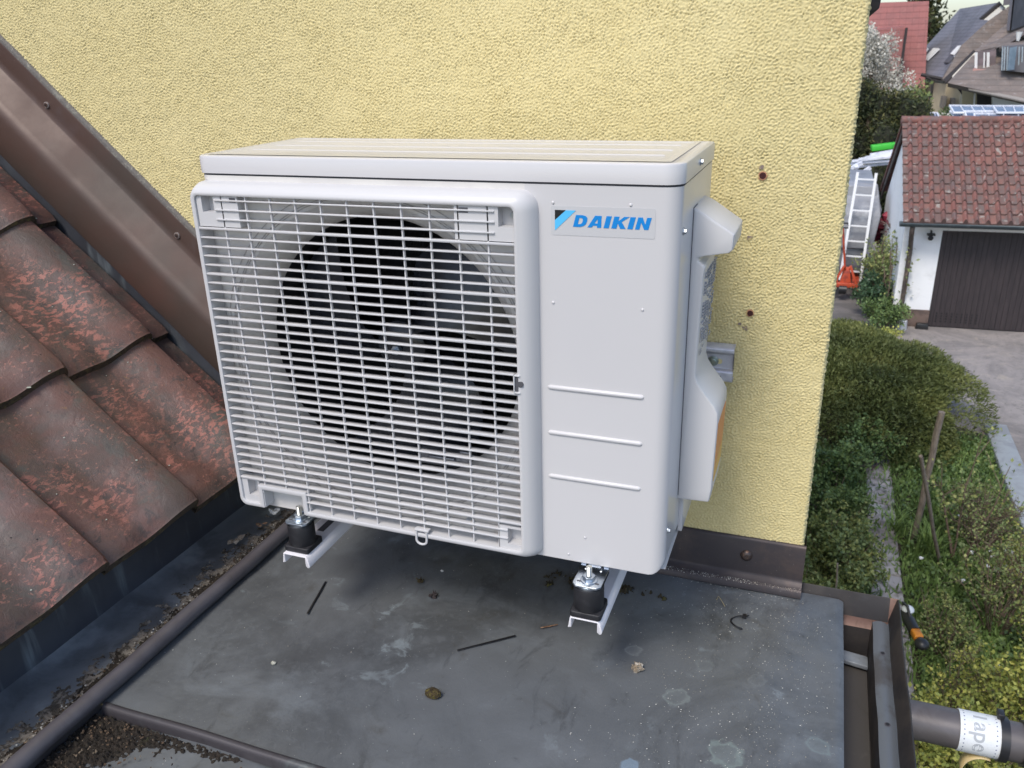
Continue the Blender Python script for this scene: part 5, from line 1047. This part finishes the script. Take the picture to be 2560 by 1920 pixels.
for i, (x, Y, top_y, rx) in enumerate(((1850, 27, 176, 1.0), (1882, 27.5, 186, .9), (1908, 27, 205, .95), (1940, 27.6, 208, .9), (1970, 27, 214, .8), (1994, 27.5, 224, .8))):
    tz = at(x, top_y, Y); lob = []
    for k in range(9):
        u = k/8; z = tz.z-.35-u*(tz.z-ZG-.5); lob.append((Vector((tz.x+random.uniform(-.2, .2), Y+random.uniform(-.3, .3), z)), (rx*(.42+.45*u), rx*(.45+.4*u), .55)))
    tree_cloud('conifer', ['dark conifer of the hedge beside the yellow wall edge', 'olive topped conifer under the white blossom tree', 'middle conifer of the hedge behind the green roll', 'olive tipped conifer right of the hedge middle', 'small conifer of the hedge left of the solar panels', 'last conifer of the hedge next to the cream house'][i], lob, 7500, .12, g_dark, GH, asp=.3)
lob = []
for k in range(60):
    u = random.random(); x = 1874+random.gauss(0, 1)*(15+38*u); y = 78+u*112+abs(x-1878)*.35; lob.append((at(x, y, 33+random.uniform(-.6, .6)), (.20+.15*random.random(), .3, .38+.3*random.random())))
tree_cloud('blossom_tree', 'white blossoming tree in front of the red roofed house', lob, 12500, .085, g_white, core=None, trunk=(Vector((2.6, 33, ZG)), at(1885, 190, 33)), asp=.6, up=.8)
lob = [(at(2010+random.gauss(0, 13), -30+random.uniform(-60, 120), 68), .7+.6*random.random()) for k in range(26)]
tree_cloud('tall_tree', 'tall dark tree rising between the red roof and the grey roof', lob, 2600, .34, g_dark, core=None, trunk=(Vector((at(2020, 150, 68).x, 68, ZG)), at(2014, -20, 68)), asp=.5)
lob = [(at(1955+random.uniform(-25, 30), 205+random.uniform(-8, 20), 34+random.random()), .35+.2*random.random()) for k in range(14)]
tree_cloud('low_bush', 'pale green bush at the foot of the red roofed house', lob, 1800, .14, g_mix, cat='bush', core=None)

def slabpoly(b, P_, th, mi=0):     # a roof plane with thickness below it
    P_ = [Vector(p) for p in P_]; n = (P_[1]-P_[0]).cross(P_[2]-P_[0]).normalized(); n = n if n.z > 0 else -n
    b.add([tuple(p) for p in P_]+[tuple(p-n*th) for p in P_], [tuple(range(len(P_))), tuple(reversed(range(len(P_), 2*len(P_))))]+[(i, (i+1) % len(P_), len(P_)+(i+1) % len(P_), len(P_)+i) for i in range(len(P_))], mi)
def tiled(name, c1, c2, c3, sx, sz):
    """far roof tiles: fine courses and columns"""
    M, (n, L, bs, tc, cur) = mat(name, c1, [(c2, 1.2, .4, .62, 'fine', .8), (c3, 4, .55, .68, 'fine', .7)], .8, spec=.25)
    uv = n.new('ShaderNodeTexCoord'); sp = n.new('ShaderNodeSeparateXYZ'); L.new(uv.outputs['Object'], sp.inputs[0])
    def saw(o, s):
        m_ = n.new('ShaderNodeMath'); m_.operation = 'MULTIPLY'; L.new(o, m_.inputs[0]); m_.inputs[1].default_value = s; f = n.new('ShaderNodeMath'); f.operation = 'FRACT'; L.new(m_.outputs[0], f.inputs[0]); return f.outputs[0]
    a_ = saw(sp.outputs[2], sz); b_ = saw(sp.outputs[0], sx); ad = n.new('ShaderNodeMath'); ad.operation = 'ADD'; L.new(a_, ad.inputs[0])
    pw = n.new('ShaderNodeMath'); pw.operation = 'MULTIPLY'; L.new(b_, pw.inputs[0]); pw.inputs[1].default_value = .8; L.new(pw.outputs[0], ad.inputs[1])
    bp = n.new('ShaderNodeBump'); bp.inputs['Distance'].default_value = .10; L.new(ad.outputs[0], bp.inputs['Height']); L.new(bp.outputs[0], bs.inputs['Normal'])
    lt = n.new('ShaderNodeMath'); lt.operation = 'LESS_THAN'; L.new(a_, lt.inputs[0]); lt.inputs[1].default_value = .16; mu = n.new('ShaderNodeMath'); mu.operation = 'MULTIPLY'; L.new(lt.outputs[0], mu.inputs[0]); mu.inputs[1].default_value = .4
    mx = n.new('ShaderNodeMix'); mx.data_type = 'RGBA'; L.new(mu.outputs[0], mx.inputs['Factor']); L.new(cur, mx.inputs[6]); mx.inputs[7].default_value = (*[q*.45 for q in c1], 1); L.new(mx.outputs[2], bs.inputs['Base Color']); return M
redr = tiled('red_roof_tiles', (.32, .13, .12), (.25, .115, .11), (.38, .18, .16), 3.2, 3.4); greyr = tiled('grey_roof_tiles', (.27, .27, .31), (.21, .21, .24), (.32, .32, .37), 2.5, 6.0); brownr = tiled('brown_roof_tiles', (.22, .18, .16), (.16, .14, .13), (.32, .30, .30), 2.5, 5.0)
cream = m1('cream_render', (.60, .50, .34), [((.52, .42, .28), 1.2, .45, .6, 'fine', .6)], .9); cream2 = m1('pale_render', (.62, .58, .5), (), .9); wht = m1('far_white', (.75, .75, .74), (), .7); glass = m1('far_glass', (.09, .09, .10), (), .5); blue = m1('blue_shutter', (.22, .29, .36), [((.18, .25, .31), 4, .5, .6)], .6); dk_ = m1('far_dark', (.035, .03, .03), (), .8)
rh = thing('red_roof_house', 'house with a steep red tiled roof behind the blossom tree', 'house', (3.2, 50, ZG))
b = MB(); slabpoly(b, [at(1700, 190, 47), at(1997, 203, 47), at(2007, 2, 51), at(1700, 12, 51)], .25); r_ = b.build('roof', redr, rh)
b = MB(); slabpoly(b, [at(1700, 12, 51), at(2007, 2, 51), at(2007, 2, 51)+Vector((0, 4, -4)), at(1700, 12, 51)+Vector((0, 4, -4))], .25); b.build('rear_slope', redr, r_)
q = at(1997, 206, 47.5); b = MB(); b.box(-8, q.x-.1, 47.6, 54, ZG, q.z); b.build('wall', cream2, rh)
def PP(L_): return [at(*q) for q in L_]
b = MB(); b.hexa(PP([(1880, 153, 46.9), (1951, 153, 46.9), (1951, 140, 49), (1880, 140, 49), (1880, 66, 47.9), (1951, 58, 47.9), (1951, 55, 50.2), (1880, 62, 50.2)])); b.build('dormer', redr, rh)
q = at(1952, 110, 46.85); b = MB(); b.box(q.x-.05, q.x+.05, 46.8, 47.3, at(1952, 152, 46.85).z, at(1952, 60, 46.85).z); b.build('dormer_edge', dk_, rh)
gh = thing('grey_roof_house', 'cream house with a steep slate grey roof and roof windows', 'house', (6.5, 50, ZG))
E2_ = at(2036, 170, 45); E1_ = at(1945, 160, 52); E1_.z = E2_.z; R1_ = at(2074, 17, 56); R2_ = at(2159, 5, 49); R1_.z = R2_.z
V1_ = E2_.lerp(R2_, .0)
def onroof(x, y, A=E2_, Bq=R2_, Cq=E1_, off=.06):
    k = 2560/2212.; v = Vector(cf+cr*((x*k-1280)/2061.13)-cu*((y*k-960)/2061.13)); n = (Bq-A).cross(Cq-A).normalized(); n = n if n.dot(v) < 0 else -n; c = Vector(CX); t = ((A-c).dot(n))/v.dot(n); return c+v*t+n*off
b = MB(); slabpoly(b, [E1_, E2_, onroof(2078, 97, off=0), onroof(2136, 44, off=0), onroof(2117, 42, off=0), R2_, R1_], .22); gr_ = b.build('roof', greyr, gh)
b = MB(); slabpoly(b, [onroof(2117, 42, off=-.1), onroof(2138, 44, off=-.1), onroof(2166, 14, off=-.1), onroof(2158, 8, off=-.1)], .15); b.build('gable_wall', cream2, gh)
b = MB(); slabpoly(b, [onroof(2116, 41, off=.05), onroof(2118, 43, off=.05), onroof(2160, 8, off=.05), onroof(2168, 16, off=.05), onroof(2169, 14, off=.05), onroof(2160, 4, off=.05)], .15); b.build('verge_board', dk_, gh)
b = MB(); slabpoly(b, [R1_, R2_, R2_+Vector((4.5, 2, -4.2)), R1_+Vector((4.5, 2, -4.2))], .2); b.build('rear_slope', greyr, gr_)
e1 = E1_+Vector((.35, .1, -.25)); e2 = E2_+Vector((.25, .2, -.25)); e3 = at(2077, 192, 45.3); zt_ = e2.z
b = MB(); b.add([Vector((e1.x, e1.y, ZG)), Vector((e2.x, e2.y, ZG)), Vector((e3.x, e3.y, ZG)), Vector((e3.x+2, e3.y+6, ZG)), e1, e2, Vector((e3.x, e3.y, zt_)), Vector((e3.x+2, e3.y+6, zt_))], [(0, 1, 5, 4), (1, 2, 6, 5), (2, 3, 7, 6), (3, 0, 4, 7), (4, 5, 6, 7)]); wa = b.build('wall', cream, gh)
for q, mm in ((((2018, 105), (2030, 106), (2004, 131), (1994, 131)), wht), (((2070, 101), (2077, 100), (2060, 119), (2054, 118)), wht), (((2085, 100), (2096, 99), (2069, 127), (2062, 125)), wht), (((2000, 105), (2006, 105), (1998, 116), (1994, 116)), wht), (((2052, 122), (2062, 125), (2050, 137), (2040, 137)), glass)):
    b = MB(); slabpoly(b, [onroof(*p) for p in q], .08); b.build('roof_window', mm, gr_)
for P_ in (((2001, 167), (2008, 170), (2015, 175), (2014, 185), (2006, 246)), ((2069, 187), (2076, 196), (2084, 208), (2083, 246))):
    b = MB(); b.tube([at(x, y, 44.8) for x, y in P_], .075, 6); b.build('downpipe', dk_, gh, smooth=True)
b = MB(); b.tube([at(1990, 161, 44.9), at(2036, 171, 44.7)], .09, 6); b.tube([at(2036, 171, 44.7), at(2046, 178, 44.6)], .09, 6); b.build('gutter', dk_, gh, smooth=True)
for (x, y, y2) in ((2041, 208, 232), (2059, 212, 232)):
    b = MB(); q = at(x, y, 44.9); b.box(q.x-.09, q.x+.09, 44.7, 45.6, at(x, y2, 44.9).z, q.z); b.build('narrow_window', m1('slot_grey', (.25, .22, .19), (), .6), wa)
bh = thing('brown_roof_house', 'house with weathered brown roofs, a dormer and a tall dark chimney', 'house', (8.5, 42, ZG))
b = MB(); slabpoly(b, PP([(2047, 179, 40), (2232, 220, 37), (2236, 140, 40), (2108, 112, 43.5)]), .18); lo_ = b.build('lower_roof', brownr, bh)
b = MB(); slabpoly(b, PP([(2092, 192, 39.2), (2232, 223, 36.6), (2232, 216, 37.0), (2092, 188, 39.4)]), .05); b.build('eaves_board', m1('board_grey', (.30, .27, .24), (), .8), bh)
b = MB(); slabpoly(b, PP([(2036, 170, 43.4), (2078, 97, 44.9), (2136, 44, 46.3), (2180, 13, 47.5), (2178, 50, 46.5), (2110, 108, 44.4), (2046, 176, 43.2)]), .12); b.build('upper_roof', brownr, bh)
b = MB(); slabpoly(b, PP([(2110, 106, 43.9), (2178, 48, 46), (2216, 20, 47), (2216, 60, 45.5), (2134, 106, 43.4)]), .12); b.build('upper_roof', brownr, bh)
b = MB(); slabpoly(b, PP([(2057, 164, 42.3), (2106, 113, 43.2), (2108, 122, 43.0), (2060, 170, 42.0)]), .1); b.build('gable_wall', cream2, bh)
b = MB(); slabpoly(b, PP([(2044, 178, 42.6), (2106, 110, 43.5), (2104, 107, 43.8), (2038, 171, 43.0)]), .06); b.build('verge_board', dk_, bh)
b = MB(); slabpoly(b, PP([(2104, 110, 42.6), (2130, 112, 42.2), (2175, 96, 41.6), (2216, 73, 41.0), (2216, 58, 43), (2165, 78, 45)]), .14); slabpoly(b, PP([(2158, 104, 40.6), (2222, 98, 39.6), (2222, 84, 41.5), (2182, 88, 42)]), .14); b.build('dormer_roof', brownr, bh)
b = MB(); b.hexa(PP([(2104, 152, 41.4), (2150, 155, 40.8), (2150, 150, 44), (2104, 148, 44), (2108, 112, 42.2), (2152, 106, 41.6), (2152, 104, 44), (2108, 108, 44)])); b.build('dormer_wall', m1('dark_shingle', (.11, .085, .085), [((.16, .12, .12), 3, .5, .6)], .8), bh)
for q in ((2105, 2111), (2124, 2127), (2131, 2137)):
    b = MB(); b.hexa(PP([(q[0], 147, 41.0), (q[1], 148, 41.0), (q[1], 148, 41.2), (q[0], 147, 41.2), (q[0]+1, 113, 41.0), (q[1]+1, 113, 41.0), (q[1]+1, 113, 41.2), (q[0]+1, 113, 41.2)])); b.build('window_frame', wht, bh)
b = MB(); b.hexa(PP([(2101, 153, 40.9), (2134, 155, 40.7), (2134, 153, 41.2), (2101, 151, 41.2), (2103, 149, 40.9), (2131, 150, 40.7), (2131, 148, 41.2), (2103, 147, 41.2)])); b.build('window_sill', m1('clay_sill', (.45, .25, .22), (), .8), bh)
b = MB(); b.hexa(PP([(2162, 152, 39.4), (2230, 158, 38.8), (2230, 152, 42), (2162, 148, 42), (2165, 101, 40), (2230, 95, 39.4), (2230, 92, 42), (2165, 98, 42)])); b.build('bay_wall', glass, bh)
for x in (2164, 2169, 2175, 2200, 2207): b = MB(); b.hexa(PP([(x-1, 152, 39.2), (x+1, 152, 39.2), (x+1, 152, 39.3), (x-1, 152, 39.3), (x+1, 101, 39.2), (x+3, 101, 39.2), (x+3, 101, 39.3), (x+1, 101, 39.3)])); b.build('window_frame', m1('frame_blue', (.38, .46, .50), (), .6), bh)
b = MB(); b.hexa(PP([(2176, 152, 39.0), (2191, 150, 38.7), (2191, 150, 38.8), (2176, 152, 39.1), (2181, 103, 39.0), (2197, 100, 38.7), (2197, 100, 38.8), (2181, 103, 39.1)])); b.build('shutter', blue, bh)
b = MB(); b.hexa(PP([(2176, 66, 45.5), (2184, 66, 44.5), (2230, 48, 46), (2205, 60, 48), (2185, -20, 45.5), (2194, -22, 44.5), (2235, -20, 46), (2212, -20, 48)])); b.build('chimney', m1('chimney_slate', (.06, .058, .07), [((.09, .085, .1), 2, .5, .6)], .6), bh)
b = MB(); b.hexa(PP([(2174, 66, 45.2), (2181, 66, 44.3), (2181, 66, 44.5), (2174, 66, 45.4), (2184, -20, 45.2), (2190, -20, 44.3), (2190, -20, 44.5), (2184, -20, 45.4)])); b.build('chimney_edge', m1('edge_grey', (.26, .24, .25), (), .7), bh)
b = MB(); b.hexa(PP([(2167, 12, 49), (2183, 10, 49), (2183, 8, 50), (2167, 10, 50), (2170, -20, 49), (2184, -20, 49), (2184, -20, 50), (2170, -20, 50)])); b.build('chimney', m1('chimney_grey', (.14, .13, .14), (), .7), bh)
b = MB(); p = at(2201, 76, 38); b.tube([p+Vector((0, 0, -.2)), p, p+Vector((0, 0, .12))], [.05, .09, .12], 8); b.build('vent_pipe', wht, bh, smooth=True)
b = MB(); b.hexa(PP([(2142, 270, 40), (2240, 275, 38), (2240, 272, 42), (2142, 266, 42), (2145, 204, 40), (2240, 222, 38), (2240, 218, 42), (2145, 200, 42)])); b.build('wall', wht, bh)
b = MB(); b.hexa(PP([(2078, 270, 42.4), (2142, 274, 41.4), (2142, 270, 44), (2078, 266, 44), (2078, 186, 42), (2142, 200, 41), (2142, 196, 44), (2078, 182, 44)])); b.build('porch_wall', m1('olive_shade', (.34, .29, .18), (), .9), bh)
b = MB(); b.hexa(PP([(2110, 260, 40.9), (2142, 262, 40.7), (2142, 258, 41.3), (2110, 256, 41.3), (2110, 197, 40.9), (2142, 203, 40.7), (2142, 200, 41.3), (2110, 194, 41.3)])); b.build('porch_opening', dk_, bh)
b = MB(); b.hexa(PP([(2100, 262, 40.2), (2104, 262, 40.2), (2104, 262, 40.4), (2100, 262, 40.4), (2104, 196, 40.2), (2108, 196, 40.2), (2108, 196, 40.4), (2104, 196, 40.4)])); b.build('porch_post', wht, bh)
# solar panels on a flat roof behind the garage
ar = thing('annex', 'low flat roofed annex carrying the solar panels behind the garage', 'outbuilding', (5.5, 27, ZG)); zf = at(2100, 262, 26).z-.25
b = MB(); b.box(3.2, 12, 24.5, 33, ZG, zf); b.build('wall', cream2, ar)
pvm = m1('solar_cells', (.10, .13, .20), [((.15, .18, .25), 6, .45, .6)], .22, spec=.6); pvb = m1('solar_dark', (.045, .055, .08), (), .25)
for i, (q, cells) in enumerate(((((1976, 262), (2031, 262), (2024, 244), (1978, 243)), 1), (((2066, 257), (2082, 257), (2076, 240), (2052, 240)), 0), (((2060, 243), (2152, 243), (2142, 229), (2051, 228)), 0), (((2154, 243), (2232, 243), (2232, 229), (2144, 229)), 0), (((2090, 262), (2232, 262), (2232, 240), (2084, 240)), 0), (((2108, 268), (2232, 268), (2232, 247), (2104, 246)), 0))):
    Y = 27.5-.45*i; lo2 = [at(*q[0], Y), at(*q[1], Y), at(*q[2], Y+1.0), at(*q[3], Y+1.0)]
    t = thing('solar_panel', ['small dark gridded solar panel at the left end of the row', 'solar panel second from the left behind the ridge', 'wide back row solar panel', 'right back row solar panel at the picture edge', 'middle row blue grey solar panel', 'front row light framed solar panel'][i], 'solar panel', lo2[0], 'solar panels behind the garage ridge')
    b = MB(); slabpoly(b, lo2, .04); b.build('cells', pvb if i == 0 else pvm, t); c_ = sum(lo2, Vector())/4; b = MB(); 
    for j in range(4): b.beam(lo2[j], lo2[(j+1) % 4], .035, .05)
    for j in range(1, 4 if i else 8):
        u = j/(4 if i else 8); b.beam(lo2[0].lerp(lo2[1], u)+Vector((0, 0, .01)), lo2[3].lerp(lo2[2], u)+Vector((0, 0, .01)), .02 if i else .01, .03)
    b.build('frame', alr, t)
tree_cloud('garden_tree', 'bare brownish bush between the solar panels', [(at(2046+random.uniform(-8, 8), 255, 28.6), .3) for k in range(4)], 400, .1, g_mix, cat='bush', core=None)
